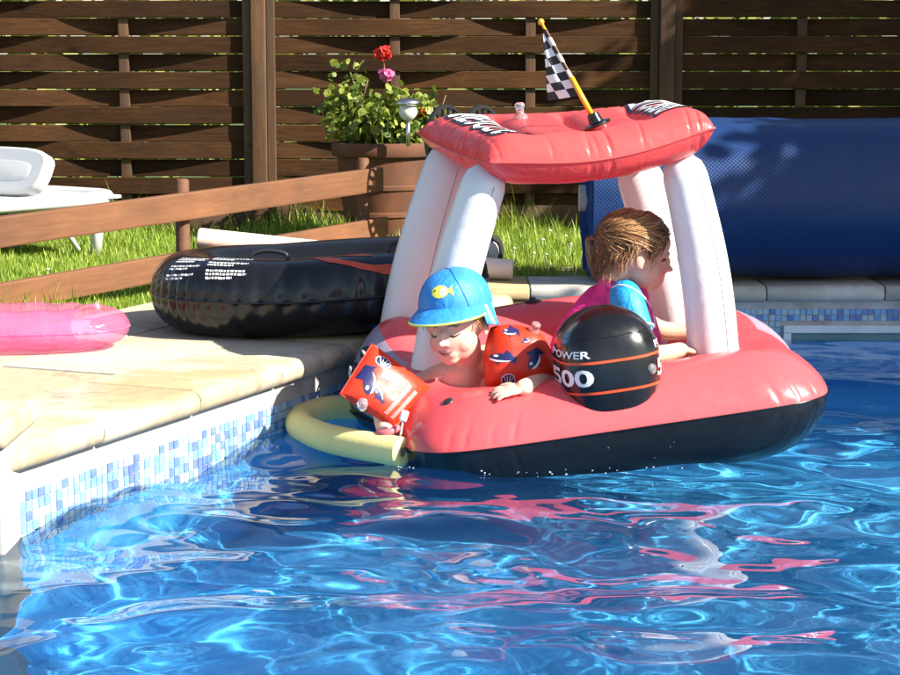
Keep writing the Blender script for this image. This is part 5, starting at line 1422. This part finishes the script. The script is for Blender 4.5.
def strands(name, paths, rad):
    v, f, rn_ = [], [], []
    for P_ in paths:
        c = random.random(); n = len(P_); b = len(v)
        for i, p in enumerate(P_):
            t = (P_[min(i + 1, n - 1)] - P_[max(i - 1, 0)]).normalized(); a = t.orthogonal().normalized(); d = t.cross(a); r_ = rad * (1 - .6 * (i / (n - 1)) ** 2)
            for k in range(3): v.append(p + (a * math.cos(2.094 * k) + d * math.sin(2.094 * k)) * r_); rn_.append(c)
        for i in range(n - 1):
            for k in range(3): f.append((b + i * 3 + k, b + i * 3 + (k + 1) % 3, b + (i + 1) * 3 + (k + 1) % 3, b + (i + 1) * 3 + k))
    o = obj(name, v, f, M_hair, hair); at = o.data.attributes.new('rnd', 'FLOAT', 'POINT'); at.data.foreach_set('value', np.array(rn_, dtype=np.float32)); return tag(o, kind='stuff')
paths = []
rh = random.Random(8)
for i in range(3600):
    az = rh.uniform(-math.pi, math.pi); e0 = el_min(az)
    el = e0 + (1.45 - e0) * rh.random() ** .8
    # comb from the root back to the tie along the scalp
    root = scalp(az, el, .006); P_ = []
    lift = rh.uniform(.005, .012) if rh.random() < .75 else rh.uniform(.008, .016); n = 9; wob = rh.uniform(-1, 1)
    taz = math.copysign(math.pi, az if abs(az) > .01 else 1); tel = .02
    stop = rh.uniform(.55, 1.0)
    for k in range(n):
        t = k / (n - 1) * stop; tt = t * t * (3 - 2 * t) * .4 + t * .6
        a_ = az + (taz - az) * tt; e_ = el + (tel - el) * tt + (.35 * math.sin(math.pi * t) * (1 if el < .9 else .0)) * (1 - abs(az) / math.pi)
        e_ = max(e_, el_min(a_) - .02)
        P_.append(scalp(a_ + .07 * wob * math.sin(6 * t + wob * 6), e_ + .06 * math.sin(5 * t + wob * 14) * t, lift * math.sin(math.pi * min(1, t * .8 + .15)) + .0025 * math.sin(t * 11 + wob * 9)))
    paths.append(P_)
for i in range(800):                       # loose fringe and curls at the temple and nape
    m_ = rh.random()
    if m_ < .5: az = rh.uniform(-1.2, 1.15); el = el_min(az) + rh.uniform(.05, .5); ln = rh.uniform(.02, .055)
    else: az = rh.choice((-1, 1)) * rh.uniform(1.6, 2.9); el = el_min(az) + rh.uniform(.0, .5); ln = rh.uniform(.02, .05)
    p = scalp(az, el, .006); out = (p - H2.c).normalized(); cw = rh.uniform(-1, 1); P_ = []
    for k in range(8):
        t = k / 7; P_.append(p + out * (.009 * math.sin(t * 2.4)) - H2.u * ln * t - H2.f * .016 * t * (1 if m_ < .5 else .3) + H2.f * .0035 * math.sin(t * 5 + cw * 5) + H2.r * .002 * math.sin(t * 6 + cw * 9))
    paths.append(P_)
strands('hair_strands', paths, .00085)
paths = []
tie = PY(599, 241, 4.64)
for i in range(420):
    a = rh.uniform(0, 6.283); rr = math.sqrt(rh.random()) * .013; o1_ = Vector((math.cos(a) * .4, math.sin(a), math.sin(a * 2) * .3)) * rr
    mid = PY(589 + rh.uniform(-1, 2), 238, 4.64); endp = PY(596 + rh.uniform(-4, 5), 264 + rh.uniform(-8, 14), 4.63)
    paths.append(spline([tie + Vector((.03, 0, 0)) + o1_ * .5, tie + o1_, mid + o1_ * 1.1, (mid + endp) / 2 + Vector((-.006, 0, 0)) + o1_ * 1.25, endp + o1_ * .7], 10))
strands('ponytail', paths, .0010)
wisps = []
for i in range(90):
    q = rh.choice((-1, 1)); p = H1.p(q * (.070 + rh.uniform(-.004, .003)), rh.uniform(-.03, .035), rh.uniform(.0, .03)); cw = rh.uniform(-1, 1)
    wisps.append([p + (H1.r * q * .004 * math.sin(t * 2) - H1.u * t * .028 - H1.f * t * t * .012 + H1.f * .002 * math.sin(t * 6 + cw * 4)) for t in np.linspace(0, rh.uniform(.5, 1.1), 7)])
wo = strands('hair_wisps', wisps, .0007); wo.parent = body1; wo.matrix_parent_inverse = body1.matrix_basis.inverted()
loop_on(tie + Vector((.006, 0, .002)), Vector((1, 0, .2)), .011, .0042, 'hair_tie', mat_plain('dark red hair tie', (.25, .02, .04), .7), hair)
